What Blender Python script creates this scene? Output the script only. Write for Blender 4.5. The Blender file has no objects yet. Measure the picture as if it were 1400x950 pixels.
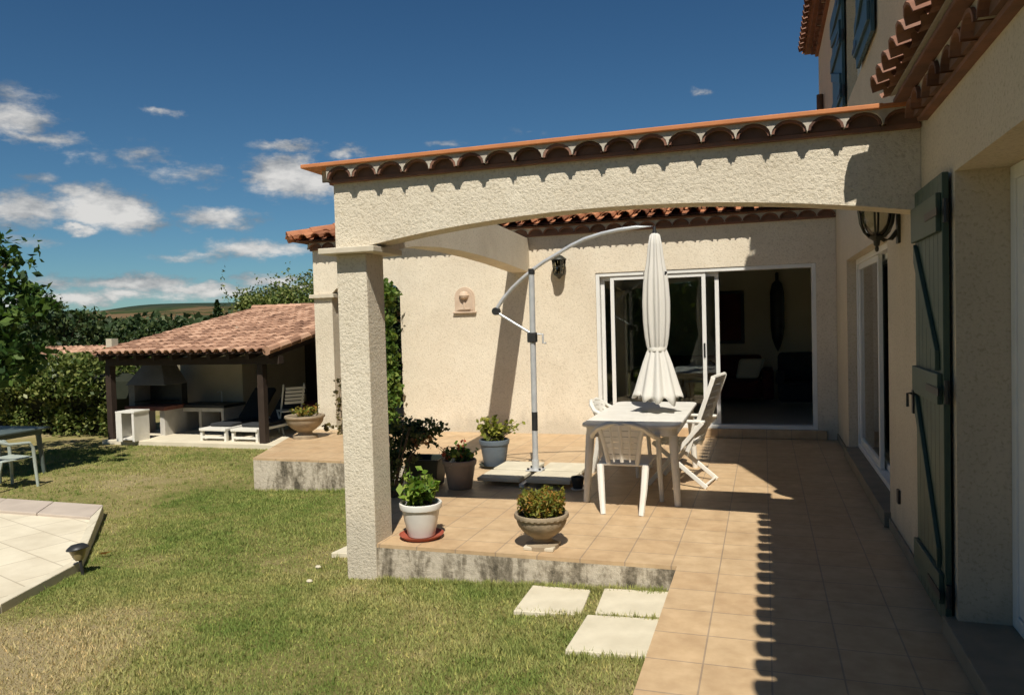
import bpy, bmesh, math, random
import numpy as np
from math import sin, cos, pi, radians, sqrt, atan2, asin
from mathutils import Vector, Matrix
random.seed(7); RNG = np.random.default_rng(7)
S = bpy.context.scene
COL = S.collection

# ------------------------------------------------------------------ camera
CF, CH = 1038.0, 1.70
YAW, PITCH, ROLL = radians(18.4), radians(-1.96), 0.028
fwd = Vector((-sin(YAW)*cos(PITCH), cos(YAW)*cos(PITCH), sin(PITCH)))
r0 = Vector((cos(YAW), sin(YAW), 0)); u0 = r0.cross(fwd)
rt = cos(ROLL)*r0 - sin(ROLL)*u0; up = sin(ROLL)*r0 + cos(ROLL)*u0
cd = bpy.data.cameras.new('camera'); cam = bpy.data.objects.new('camera', cd); COL.objects.link(cam)
cd.sensor_width = 36; cd.lens = 36*CF/1400; cd.clip_start = 0.05; cd.clip_end = 20000
m = Matrix((rt, up, -fwd)).transposed().to_4x4(); m.translation = (0, 0, CH); cam.matrix_world = m
S.camera = cam

def direction(px, py):
    d = fwd + (px-700)/CF*rt - (py-475)/CF*up
    return d.normalized()

# ------------------------------------------------------------------ materials
def nodes(name):
    mt = bpy.data.materials.new(name); mt.use_nodes = True
    nt = mt.node_tree; b = nt.nodes['Principled BSDF']
    return mt, nt, b
def N(nt, t, **kw):
    n = nt.nodes.new(t)
    for k, v in kw.items(): setattr(n, k, v)
    return n
def ramp(nt, stops, fac=None):
    r = N(nt, 'ShaderNodeValToRGB'); e = r.color_ramp.elements
    while len(e) < len(stops): e.new(0.5)
    for i, (p, c) in enumerate(stops):
        e[i].position = p; e[i].color = (*c, 1) if len(c) == 3 else c
    if fac is not None: nt.links.new(fac, r.inputs[0])
    return r
def noise(nt, co, scale, detail=4, rough=.55, dist=0):
    n = N(nt, 'ShaderNodeTexNoise'); n.inputs['Scale'].default_value = scale
    n.inputs['Detail'].default_value = detail; n.inputs['Roughness'].default_value = rough
    n.inputs['Distortion'].default_value = dist
    if co is not None: nt.links.new(co, n.inputs['Vector'])
    return n
def mapping(nt, co, scale=(1,1,1), loc=(0,0,0)):
    mp = N(nt, 'ShaderNodeMapping'); mp.inputs['Scale'].default_value = scale; mp.inputs['Location'].default_value = loc
    nt.links.new(co, mp.inputs['Vector']); return mp.outputs[0]
def objco(nt):
    return N(nt, 'ShaderNodeTexCoord').outputs['Object']
def poso(nt):
    return N(nt, 'ShaderNodeNewGeometry').outputs['Position']
def mixc(nt, fac, a, b, mode='MIX'):
    mx = N(nt, 'ShaderNodeMix', data_type='RGBA', blend_type=mode)
    for sock, v in ((mx.inputs[0], fac), (mx.inputs[6], a), (mx.inputs[7], b)):
        if hasattr(v, 'is_output'): nt.links.new(v, sock)
        elif isinstance(v, (int, float)): sock.default_value = v
        else: sock.default_value = (*v, 1)
    return mx.outputs[2]
def bump(nt, b, h, strength=.4, dist=.01):
    bp = N(nt, 'ShaderNodeBump'); bp.inputs['Strength'].default_value = strength; bp.inputs['Distance'].default_value = dist
    nt.links.new(h, bp.inputs['Height']); nt.links.new(bp.outputs[0], b.inputs['Normal']); return bp
def M(name, c1, c2=None, scale=6, rough=.6, bp=0, bscale=60, bdist=.004, metal=0, island=False, spec=.4, sub=0):
    mt, nt, b = nodes(name); c2 = c2 or tuple(x*.8 for x in c1)
    co = objco(nt); n = noise(nt, co, scale, 5)
    col = ramp(nt, [(.3, c1), (.7, c2)], n.outputs['Fac']).outputs[0]
    if island:
        g = N(nt, 'ShaderNodeNewGeometry')
        v = ramp(nt, [(0, (.52,.48,.47)), (.55,(1,1,1)), (1, (1.35,1.45,1.5))], g.outputs['Random Per Island']).outputs[0]
        col = mixc(nt, 1.0, col, v, 'MULTIPLY')
    nt.links.new(col, b.inputs['Base Color'])
    b.inputs['Roughness'].default_value = rough; b.inputs['Metallic'].default_value = metal
    b.inputs['Specular IOR Level'].default_value = spec
    if bp: bump(nt, b, noise(nt, co, bscale, 4).outputs['Fac'], bp, bdist)
    return mt
def stucco(name, c1, c2, bs=.55, grime=True):
    mt, nt, b = nodes(name); co = poso(nt)
    n1 = noise(nt, co, 1.6, 6, .65, .3); n2 = noise(nt, co, 52, 5, .68)
    col = ramp(nt, [(.3, c1), (.72, c2)], n1.outputs['Fac']).outputs[0]
    sp = ramp(nt, [(.34, (.70,.67,.60)), (.47, (1,1,1)), (.7, (1.05,1.05,1.04))], n2.outputs['Fac']).outputs[0]
    col = mixc(nt, .75, col, sp, 'MULTIPLY')
    if grime:   # rain-splash dirt along the foot of the walls, with an uneven upper edge
        sx = N(nt, 'ShaderNodeSeparateXYZ'); nt.links.new(co, sx.inputs[0])
        n3 = noise(nt, mapping(nt, co, (3,3,1.2)), 1.4, 5)
        ad = N(nt, 'ShaderNodeMath', operation='MULTIPLY_ADD'); nt.links.new(n3.outputs['Fac'], ad.inputs[0])
        ad.inputs[1].default_value = -.75; nt.links.new(sx.outputs[2], ad.inputs[2])
        g = ramp(nt, [(0, (1,1,1)), (.22, (0,0,0))], ad.outputs[0])
        ad2 = N(nt, 'ShaderNodeMath', operation='ADD'); nt.links.new(ad.outputs[0], ad2.inputs[0]); ad2.inputs[1].default_value = .3
        nt.links.new(ad2.outputs[0], g.inputs[0])
        col = mixc(nt, mixv(nt, g.outputs[0], .45), col, tuple(x*.55 for x in c1))
    nt.links.new(col, b.inputs['Base Color']); b.inputs['Roughness'].default_value = .92
    b.inputs['Specular IOR Level'].default_value = .15
    h1 = ramp(nt, [(.30,(0,0,0)),(.62,(1,1,1))], noise(nt, co, 52, 5, .68).outputs['Fac'])
    h = N(nt, 'ShaderNodeMath', operation='MULTIPLY_ADD'); nt.links.new(noise(nt, co, 9, 3, .6).outputs['Fac'], h.inputs[0]); h.inputs[1].default_value = .6; nt.links.new(h1.outputs[0], h.inputs[2])
    bump(nt, b, h.outputs[0], bs, .009)
    return mt
def mixv(nt, sock, k):
    mm = N(nt, 'ShaderNodeMath', operation='MULTIPLY'); nt.links.new(sock, mm.inputs[0]); mm.inputs[1].default_value = k
    return mm.outputs[0]
def leafmat(name, stops, trans=.3, rough=.55):
    mt, nt, b = nodes(name); g = N(nt, 'ShaderNodeNewGeometry')
    r = ramp(nt, stops, g.outputs['Random Per Island']); nt.links.new(r.outputs[0], b.inputs['Base Color'])
    b.inputs['Roughness'].default_value = rough; b.inputs['Specular IOR Level'].default_value = .25
    t = N(nt, 'ShaderNodeBsdfTranslucent'); nt.links.new(mixc(nt, 1.0, r.outputs[0], (1.1,1.25,.6), 'MULTIPLY'), t.inputs[0])
    mx = N(nt, 'ShaderNodeMixShader'); mx.inputs[0].default_value = trans
    nt.links.new(b.outputs[0], mx.inputs[1]); nt.links.new(t.outputs[0], mx.inputs[2])
    nt.links.new(mx.outputs[0], nt.nodes['Material Output'].inputs[0]); return mt
def glassmat(name, tint=(.82,.86,.84)):
    mt, nt, b = nodes(name); nt.nodes.remove(b)
    t = N(nt, 'ShaderNodeBsdfTransparent'); t.inputs[0].default_value = (*tint, 1)
    g = N(nt, 'ShaderNodeBsdfGlossy'); g.inputs['Roughness'].default_value = .02
    f = N(nt, 'ShaderNodeFresnel'); f.inputs[0].default_value = 1.5
    mx = N(nt, 'ShaderNodeMixShader'); nt.links.new(mixv(nt, f.outputs[0], 1.5), mx.inputs[0])
    nt.links.new(t.outputs[0], mx.inputs[1]); nt.links.new(g.outputs[0], mx.inputs[2])
    nt.links.new(mx.outputs[0], nt.nodes['Material Output'].inputs[0]); return mt

def tilefloor():
    mt, nt, b = nodes('terracotta floor tiles'); co = poso(nt)
    mp = mapping(nt, co, (1,1,1), (.31,-.02,0))
    br = N(nt, 'ShaderNodeTexBrick'); nt.links.new(mp, br.inputs['Vector']); br.offset = 0; br.squash = 1
    for k, v in (('Scale',1),('Mortar Size',.005),('Mortar Smooth',.3),('Bias',0),('Brick Width',.32),('Row Height',.34)): br.inputs[k].default_value = v
    br.inputs['Color1'].default_value = (.525,.38,.225,1); br.inputs['Color2'].default_value = (.495,.345,.198,1); br.inputs['Mortar'].default_value = (.33,.25,.17,1)
    n = noise(nt, co, 3.2, 6, .6); v = ramp(nt, [(.3,(.88,.86,.84)),(.7,(1.09,1.09,1.08))], n.outputs['Fac']).outputs[0]
    n2 = noise(nt, mapping(nt, co, (1,1,1)), 9, 5, .6); v2 = ramp(nt, [(.35,(.9,.87,.84)),(.65,(1.06,1.06,1.06))], n2.outputs['Fac']).outputs[0]
    col = mixc(nt, 1, mixc(nt, 1, br.outputs['Color'], v, 'MULTIPLY'), v2, 'MULTIPLY')
    nt.links.new(col, b.inputs['Base Color']); b.inputs['Roughness'].default_value = .5; b.inputs['Specular IOR Level'].default_value = .3
    inv = N(nt, 'ShaderNodeMath', operation='SUBTRACT'); inv.inputs[0].default_value = 1; nt.links.new(br.outputs['Fac'], inv.inputs[1])
    bump(nt, b, inv.outputs[0], .5, .003); return mt
def kerbmat():
    mt, nt, b = nodes('stained kerb concrete'); co = poso(nt)
    n = noise(nt, mapping(nt, co, (4.2,4.2,1.3)), 1.0, 6, .68, .6); n2 = noise(nt, co, 22, 6, .7)
    mx = N(nt, 'ShaderNodeMath', operation='MULTIPLY_ADD'); nt.links.new(n2.outputs['Fac'], mx.inputs[0]); mx.inputs[1].default_value = .35; nt.links.new(n.outputs['Fac'], mx.inputs[2])
    c = ramp(nt, [(.52,(.10,.085,.06)),(.62,(.25,.21,.15)),(.72,(.50,.43,.325)),(.88,(.58,.505,.39))], mx.outputs[0]).outputs[0]
    nt.links.new(c, b.inputs['Base Color']); b.inputs['Roughness'].default_value = .95; b.inputs['Specular IOR Level'].default_value = .1
    bump(nt, b, n2.outputs['Fac'], .8, .015); return mt
def lawncolor(nt, co, blade):
    n = noise(nt, co, .55, 6, .62, .3); n2 = noise(nt, co, 4.5, 5, .7)
    mx = N(nt, 'ShaderNodeMath', operation='MULTIPLY_ADD'); nt.links.new(n2.outputs['Fac'], mx.inputs[0]); mx.inputs[1].default_value = .42; nt.links.new(n.outputs['Fac'], mx.inputs[2])
    sx = N(nt, 'ShaderNodeSeparateXYZ'); nt.links.new(co, sx.inputs[0])
    # trodden bare patch at the near left corner of the lawn
    dv = N(nt, 'ShaderNodeVectorMath', operation='SUBTRACT'); nt.links.new(co, dv.inputs[0]); dv.inputs[1].default_value = (-4.7,3.55,-.4)
    ds = N(nt, 'ShaderNodeVectorMath', operation='MULTIPLY'); nt.links.new(dv.outputs[0], ds.inputs[0]); ds.inputs[1].default_value = (.62,1.15,0)
    ln = N(nt, 'ShaderNodeVectorMath', operation='LENGTH'); nt.links.new(ds.outputs[0], ln.inputs[0])
    k = N(nt, 'ShaderNodeMapRange'); nt.links.new(ln.outputs['Value'], k.inputs[0]); k.inputs[1].default_value = .25; k.inputs[2].default_value = 1.1; k.inputs[3].default_value = .30; k.inputs[4].default_value = 0
    ad = N(nt, 'ShaderNodeMath', operation='ADD'); nt.links.new(mx.outputs[0], ad.inputs[0]); nt.links.new(k.outputs[0], ad.inputs[1])
    if blade: st = [(.46,(.12,.20,.045)),(.60,(.225,.28,.08)),(.76,(.36,.355,.135)),(.97,(.52,.43,.235))]
    else: st = [(.44,(.09,.12,.03)),(.58,(.19,.18,.06)),(.74,(.29,.235,.105)),(.9,(.36,.28,.16))]
    return ramp(nt, st, ad.outputs[0]).outputs[0], n2
def lawnmat():
    mt, nt, b = nodes('lawn soil and turf'); co = poso(nt)
    c, n2 = lawncolor(nt, co, False); far = noise(nt, co, .06, 4)
    c2 = mixc(nt, 1, c, ramp(nt, [(.35,(.75,.8,.7)),(.65,(1.1,1.1,1.1))], far.outputs['Fac']).outputs[0], 'MULTIPLY')
    nt.links.new(c2, b.inputs['Base Color']); b.inputs['Roughness'].default_value = .95; b.inputs['Specular IOR Level'].default_value = .05
    bump(nt, b, noise(nt, co, 70, 4, .7).outputs['Fac'], .9, .02); return mt
def blademat():
    mt, nt, b = nodes('grass blades'); co = poso(nt)
    c, _ = lawncolor(nt, co, True); g = N(nt, 'ShaderNodeNewGeometry')
    c = mixc(nt, 1, c, ramp(nt, [(0,(.7,.75,.6)),(.8,(1.15,1.15,1.1)),(1,(1.7,1.5,1.3))], g.outputs['Random Per Island']).outputs[0], 'MULTIPLY')
    nt.links.new(c, b.inputs['Base Color']); b.inputs['Roughness'].default_value = .7; b.inputs['Specular IOR Level'].default_value = .1
    t = N(nt, 'ShaderNodeBsdfTranslucent'); nt.links.new(c, t.inputs[0]); mx = N(nt, 'ShaderNodeMixShader'); mx.inputs[0].default_value = .3
    nt.links.new(b.outputs[0], mx.inputs[1]); nt.links.new(t.outputs[0], mx.inputs[2]); nt.links.new(mx.outputs[0], nt.nodes['Material Output'].inputs[0]); return mt
def hillmat():
    mt, nt, b = nodes('hills with fields and scrub'); co = poso(nt)
    v = N(nt, 'ShaderNodeTexVoronoi'); v.inputs['Scale'].default_value = .006; nt.links.new(mapping(nt, co, (1,.8,1)), v.inputs['Vector'])
    sp = N(nt, 'ShaderNodeSeparateColor'); nt.links.new(v.outputs['Color'], sp.inputs[0])
    c = ramp(nt, [(0,(.06,.07,.03)),(.3,(.075,.07,.03)),(.5,(.13,.085,.045)),(.75,(.15,.10,.055)),(.93,(.22,.165,.10))], sp.outputs[0]).outputs[0]
    n = noise(nt, co, .02, 8, .68); msk = ramp(nt, [(.5,(0,0,0)),(.58,(1,1,1))], n.outputs['Fac']).outputs[0]
    c = mixc(nt, msk, c, (.030,.048,.020))
    sx = N(nt, 'ShaderNodeSeparateXYZ'); nt.links.new(co, sx.inputs[0])
    hi = N(nt, 'ShaderNodeMapRange'); nt.links.new(sx.outputs[2], hi.inputs[0]); hi.inputs[1].default_value = 30; hi.inputs[2].default_value = 42
    c = mixc(nt, hi.outputs[0], c, (.030,.045,.032))
    nt.links.new(c, b.inputs['Base Color']); b.inputs['Roughness'].default_value = 1; b.inputs['Specular IOR Level'].default_value = 0; return mt
def canvasmat():
    mt, nt, b = nodes('white canvas'); b.inputs['Base Color'].default_value = (.78,.75,.68,1); b.inputs['Roughness'].default_value = .9
    co = objco(nt); bump(nt, b, noise(nt, mapping(nt, co, (12,12,1.5)), 2, 4).outputs['Fac'], .4, .01)
    t = N(nt, 'ShaderNodeBsdfTranslucent'); t.inputs[0].default_value = (.8,.76,.66,1); mx = N(nt, 'ShaderNodeMixShader'); mx.inputs[0].default_value = .25
    nt.links.new(b.outputs[0], mx.inputs[1]); nt.links.new(t.outputs[0], mx.inputs[2]); nt.links.new(mx.outputs[0], nt.nodes['Material Output'].inputs[0]); return mt

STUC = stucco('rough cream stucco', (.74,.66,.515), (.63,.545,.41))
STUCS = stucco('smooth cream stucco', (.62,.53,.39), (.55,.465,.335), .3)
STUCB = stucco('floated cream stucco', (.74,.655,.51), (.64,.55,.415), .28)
TRIM = M('pale cement trim', (.62,.55,.42), (.52,.45,.33), 9, .85, .3, 50)
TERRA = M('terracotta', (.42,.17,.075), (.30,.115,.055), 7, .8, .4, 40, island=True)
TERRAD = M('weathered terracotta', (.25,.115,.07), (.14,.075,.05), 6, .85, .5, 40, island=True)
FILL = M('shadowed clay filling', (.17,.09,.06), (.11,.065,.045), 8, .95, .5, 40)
TERRAS = M('sun bleached roof tiles', (.47,.275,.175), (.34,.185,.115), 3.5, .85, .4, 30, island=True)
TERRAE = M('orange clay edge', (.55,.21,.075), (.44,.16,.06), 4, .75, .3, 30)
MORT = M('lime mortar', (.50,.44,.35), (.38,.33,.26), 20, .95, .5, 60)
TILE = tilefloor(); KERB = kerbmat(); LAWN = lawnmat(); BLADE = blademat(); HILL = hillmat(); CANVAS = canvasmat()
WHITEF = M('white painted aluminium', (.74,.73,.68), (.68,.67,.62), 4, .35)
PLASTIC = M('white resin', (.78,.75,.67), (.70,.66,.57), 5, .38, .1, 30)
GREYP = M('weathered resin', (.42,.46,.40), (.33,.37,.32), 5, .5)
ALU = M('brushed aluminium', (.60,.61,.60), (.50,.51,.51), 14, .35, metal=.35)
DKTAB = M('dark green table resin', (.10,.125,.11), (.075,.095,.085), 5, .4)
BLACK = M('black plastic', (.018,.018,.018), (.03,.03,.028), 10, .45)
IRON = M('dark bronze iron', (.030,.034,.026), (.055,.05,.035), 14, .5, .2, 60, metal=.3)
TEAL = M('dark green shutter paint', (.062,.098,.066), (.042,.070,.048), 3, .5, .25, 25)
BLUEP = M('blue shutter paint', (.05,.10,.115), (.035,.075,.09), 3, .5, .2, 25)
WOODD = M('dark stained wood', (.045,.028,.018), (.03,.018,.012), 8, .7, .4, 30)
BROWNW = M('brown wood', (.12,.065,.035), (.08,.04,.022), 8, .7, .3, 30)
STONE = M('pale paving stone', (.64,.575,.43), (.52,.46,.335), 5, .9, .5, 45)
def poolmat():
    mt, nt, b = nodes('cream pool flags'); co = poso(nt)
    mp = N(nt, 'ShaderNodeMapping'); mp.inputs['Rotation'].default_value = (0,0,.32); nt.links.new(co, mp.inputs['Vector'])
    br = N(nt, 'ShaderNodeTexBrick'); nt.links.new(mp.outputs[0], br.inputs['Vector'])
    for k, v in (('Scale',1),('Mortar Size',.008),('Mortar Smooth',.4),('Bias',0),('Brick Width',.62),('Row Height',.42)): br.inputs[k].default_value = v
    br.inputs['Color1'].default_value = (.67,.60,.45,1); br.inputs['Color2'].default_value = (.62,.55,.41,1); br.inputs['Mortar'].default_value = (.45,.385,.28,1)
    n = noise(nt, co, 2.2, 6, .65); c = mixc(nt, 1, br.outputs['Color'], ramp(nt, [(.3,(.86,.84,.81)),(.65,(1.05,1.05,1.05))], n.outputs['Fac']).outputs[0], 'MULTIPLY')
    nt.links.new(c, b.inputs['Base Color']); b.inputs['Roughness'].default_value = .9; bump(nt, b, noise(nt, co, 45, 4).outputs['Fac'], .4, .004); return mt
POOLF = poolmat()
POOLST = M('cream pool paving', (.66,.59,.44), (.56,.49,.36), 3, .9, .4, 45)
COPEST = M('pink grey coping', (.50,.42,.34), (.42,.35,.285), 3, .9, .5, 45)
CONC = M('grey white concrete', (.62,.58,.50), (.50,.46,.39), 7, .9, .4, 60)
POTW = M('white glazed plastic', (.72,.70,.64), (.64,.60,.53), 5, .4)
POTT = M('taupe plastic', (.25,.20,.16), (.20,.155,.125), 5, .6)
POTB = M('blue grey glaze', (.12,.15,.175), (.095,.115,.135), 5, .45)
POTD = M('dark green plastic', (.016,.022,.016), (.028,.032,.022), 5, .5)
URNM = M('cast stone', (.36,.28,.18), (.24,.185,.12), 10, .9, .6, 50)
SOIL = M('potting soil', (.035,.024,.016), (.02,.014,.01), 20, 1, .6, 50)
REDCLAY = M('red clay saucer', (.36,.085,.045), (.28,.065,.04), 6, .6)
STEPM = M('worn grey brown stone', (.25,.20,.135), (.19,.155,.105), 6, .85, .4, 40)
ROOMW = M('beige room plaster', (.62,.57,.43), (.58,.53,.39), 2, .9)
ROOMF = M('pale room tiles', (.45,.41,.34), (.40,.36,.30), 2, .3)
REDC = M('dark red fabric', (.10,.018,.015), (.07,.012,.012), 6, .95)
DKC = M('charcoal cushion', (.02,.022,.024), (.03,.032,.034), 8, .9)
MAROON = M('maroon cushion', (.13,.03,.035), (.09,.02,.03), 8, .9)
BRICK = M('red brick', (.26,.10,.07), (.18,.075,.055), 9, .9, .5, 30)
WHITEW = M('white masonry', (.55,.52,.46), (.45,.42,.36), 5, .9, .4, 40)
GREYW = M('grey render', (.22,.21,.19), (.17,.16,.145), 4, .9, .4, 40)
BARK = M('bark', (.10,.075,.05), (.06,.045,.03), 9, .95, .8, 25, .02)
GLASS = glassmat('window glass'); LGLASS = glassmat('lantern glass', (.75,.72,.6))
LF_TREE = leafmat('broad tree leaves', [(0,(.018,.045,.010)),(.6,(.045,.095,.018)),(1,(.10,.15,.03))])
LF_HEDGE = leafmat('hedge leaves', [(0,(.04,.07,.015)),(.5,(.105,.14,.033)),(1,(.25,.26,.08))], .25, .4)
LF_DARK = leafmat('dark evergreen leaves', [(0,(.016,.034,.012)),(.6,(.038,.066,.02)),(1,(.075,.10,.03))], .15)
LF_FAR = leafmat('woodland leaves', [(0,(.028,.046,.018)),(.6,(.06,.085,.03)),(1,(.11,.125,.045))], .15)
LF_BRIGHT = leafmat('fresh green leaves', [(0,(.07,.15,.02)),(.6,(.16,.26,.035)),(1,(.30,.36,.06))], .35)
LF_YELL = leafmat('yellow green leaves', [(0,(.11,.14,.02)),(.6,(.24,.25,.04)),(1,(.38,.34,.06))], .35)
LF_ROSE = leafmat('dark rose leaves', [(0,(.025,.045,.018)),(.6,(.06,.09,.032)),(1,(.15,.16,.06))], .25)
LF_SUCC = leafmat('succulent stems', [(0,(.10,.13,.02)),(.5,(.20,.20,.03)),(.8,(.30,.20,.03)),(1,(.36,.14,.04))], .25)
LF_CLIMB = leafmat('climber leaves', [(0,(.05,.10,.02)),(.6,(.11,.18,.03)),(1,(.22,.27,.06))], .3)
PETAL_R = leafmat('red geranium petals', [(0,(.35,.05,.03)),(1,(.55,.16,.08))], .3)
PETAL_W = leafmat('white petals', [(0,(.7,.68,.66)),(1,(.8,.8,.78))], .3)

# ------------------------------------------------------------------ builders
class MB:
    def __init__(s): s.v = []; s.f = []; s.m = []
    def add(s, vs, fs, mi=0):
        o = len(s.v); s.v += [tuple(v) for v in vs]; s.f += [tuple(i+o for i in f) for f in fs]; s.m += [mi]*len(fs); return s
    def box(s, a, b, mi=0):
        x0,x1 = sorted((a[0],b[0])); y0,y1 = sorted((a[1],b[1])); z0,z1 = sorted((a[2],b[2]))
        return s.add([(x0,y0,z0),(x1,y0,z0),(x1,y1,z0),(x0,y1,z0),(x0,y0,z1),(x1,y0,z1),(x1,y1,z1),(x0,y1,z1)],
              [(3,2,1,0),(4,5,6,7),(0,1,5,4),(1,2,6,5),(2,3,7,6),(3,0,4,7)], mi)
    def beam(s, p, q, w, h, upv=(0,0,1)):
        p, q = Vector(p), Vector(q); d = (q-p).normalized(); u = Vector(upv)
        if abs(d.dot(u)) > .98: u = Vector((0,1,0))
        r = d.cross(u).normalized()*w/2; t = r.normalized().cross(d)*h/2
        vs = [p-r-t,p+r-t,p+r+t,p-r+t,q-r-t,q+r-t,q+r+t,q-r+t]
        return s.add(vs, [(0,1,2,3),(7,6,5,4),(1,0,4,5),(2,1,5,6),(3,2,6,7),(0,3,7,4)])
    def tube(s, pts, rad, seg=8, cap=True):
        pts = [Vector(p) for p in pts]; n = len(pts)
        rad = rad if isinstance(rad, (list, tuple)) else [rad]*n
        vs, fs = [], []; ref = None
        for i, p in enumerate(pts):
            d = (pts[min(i+1,n-1)]-pts[max(i-1,0)]).normalized()
            if ref is None: ref = Vector((1,0,0)) if abs(d.x) < .8 else Vector((0,1,0))
            a = d.cross(ref).normalized(); b = a.cross(d); ref = b if False else ref
            for k in range(seg):
                t = 2*pi*k/seg; vs.append(p + (a*cos(t)+b*sin(t))*rad[i])
        for i in range(n-1):
            for k in range(seg):
                k2 = (k+1) % seg; fs.append((i*seg+k, i*seg+k2, (i+1)*seg+k2, (i+1)*seg+k))
        if cap: fs += [tuple(range(seg-1,-1,-1)), tuple(range((n-1)*seg, n*seg))]
        return s.add(vs, fs)
    def lathe(s, prof, seg=32, c=(0,0,0), fold=0, nf=8, hem=None):
        vs, fs = [], []
        for j, (r, z) in enumerate(prof):
            for k in range(seg):
                t = 2*pi*k/seg; rr = r*(1+fold*(.62*cos(nf*t+.4+.5*sin(t+j*.07))+.38*cos(5*t+1.1)+.25*cos(3*t+j*.1))); zz = z + (hem(t) if hem and j == len(prof)-1 else 0)
                vs.append((c[0]+rr*cos(t), c[1]+rr*sin(t), c[2]+zz))
        for j in range(len(prof)-1):
            for k in range(seg):
                k2 = (k+1) % seg; fs.append((j*seg+k, j*seg+k2, (j+1)*seg+k2, (j+1)*seg+k))
        return s.add(vs, fs)
    def prism(s, poly, fn, d0, d1):
        n = len(poly); vs = [fn(a,b,d0) for a,b in poly]+[fn(a,b,d1) for a,b in poly]
        fs = [tuple(range(n)), tuple(range(2*n-1,n-1,-1))]+[(i,(i+n),((i+1)%n)+n,(i+1)%n) for i in range(n)]
        return s.add(vs, fs)
    def build(s, name, mat, parent=None, smooth=False, bevel=0, world=False, seg=2):
        me = bpy.data.meshes.new(name)
        off = Vector(parent.location) if (parent is not None and world) else Vector((0,0,0))
        if parent is not None and world and parent.parent is not None: off = off + Vector(parent.parent.location)
        me.from_pydata([Vector(v)-off for v in s.v], [], s.f); 
        mats = mat if isinstance(mat, (list,tuple)) else [mat]
        for q in mats: me.materials.append(q)
        me.polygons.foreach_set('material_index', s.m)
        bm = bmesh.new(); bm.from_mesh(me); bmesh.ops.recalc_face_normals(bm, faces=bm.faces); bm.to_mesh(me); bm.free()
        if smooth:
            me.polygons.foreach_set('use_smooth', [True]*len(me.polygons))
            me.set_sharp_from_angle(angle=radians(42))
        o = bpy.data.objects.new(name, me); COL.objects.link(o)
        if parent is not None: o.parent = parent
        if bevel:
            b = o.modifiers.new('bevel','BEVEL'); b.width = bevel; b.segments = seg; b.limit_method = 'ANGLE'; b.angle_limit = radians(40)
        return o
def npmesh(name, V, k, mat, parent=None, mats=None):
    n = len(V); me = bpy.data.meshes.new(name); me.vertices.add(n); me.vertices.foreach_set('co', V.astype(np.float32).ravel())
    f = n//k; me.loops.add(n); me.loops.foreach_set('vertex_index', np.arange(n, dtype=np.int32))
    me.polygons.add(f); me.polygons.foreach_set('loop_start', np.arange(0, n, k, dtype=np.int32))
    me.update(calc_edges=True); me.materials.append(mat)
    o = bpy.data.objects.new(name, me); COL.objects.link(o)
    if parent is not None: o.parent = parent
    return o
def leaves(name, P, size, mat, parent=None, aspect=.55, up=.3, jitter=.4):
    """small rhombic leaves, each its own island, at the points P"""
    n = len(P); nr = RNG.normal(size=(n,3)); nr[:,2] += up*2; nr /= np.linalg.norm(nr,axis=1)[:,None]
    t = RNG.normal(size=(n,3)); a = np.cross(nr,t); a /= np.linalg.norm(a,axis=1)[:,None]; b = np.cross(nr,a)
    s = size*(1+jitter*RNG.uniform(-1,1,n))[:,None]
    V = np.empty((n,4,3)); V[:,0] = P-a*s*.5; V[:,1] = P+b*s*aspect*.5+nr*s*.08; V[:,2] = P+a*s*.5; V[:,3] = P-b*s*aspect*.5+nr*s*.08
    return npmesh(name, V.reshape(-1,3), 4, mat, parent)
def clumps(c, rad, nclump, nleaf, cr, shell=.5, seed=None):
    """points gathered in clumps spread through an ellipsoid"""
    d = RNG.normal(size=(nclump,3)); d /= np.linalg.norm(d,axis=1)[:,None]
    r = (shell+(1-shell)*RNG.uniform(0,1,nclump)**.6)[:,None]
    cc = np.array(c)+d*r*np.array(rad)
    k = RNG.integers(0,nclump,nleaf); sc = cr*(.55+.9*RNG.uniform(0,1,nclump))
    g = RNG.normal(size=(nleaf,3)); g /= np.linalg.norm(g,axis=1)[:,None]; g *= (RNG.uniform(0,1,nleaf)**.45)[:,None]
    return cc[k]+g*sc[k][:,None]*np.array([1,1,.75])
def thing(name, label, cat, loc=(0,0,0), rz=0, group=None):
    o = bpy.data.objects.new(name, None); COL.objects.link(o); o.empty_display_size = .2
    o.location = loc; o.rotation_euler = (0,0,rz); o['label'] = label; o['category'] = cat
    if group: o['group'] = group
    return o
def tag(o, label, cat, group=None):
    o['label'] = label; o['category'] = cat
    if group: o['group'] = group
    return o
def struct(o, kind='structure'):
    o['kind'] = kind; return o
def copy_tree(o, parent=None):
    c = o.copy(); COL.objects.link(c)
    if parent is not None: c.parent = parent
    for ch in list(o.children): copy_tree(ch, c)
    return c

def gz(x, y):
    """lawn height: falls gently to the left, then away down the valley"""
    a = -.18-.045*max(0.0, -x-.6); a = max(a, -.46)
    d = math.hypot(x, y)
    if d > 24: a -= (min(d,150)-24)*.035
    return a

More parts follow.
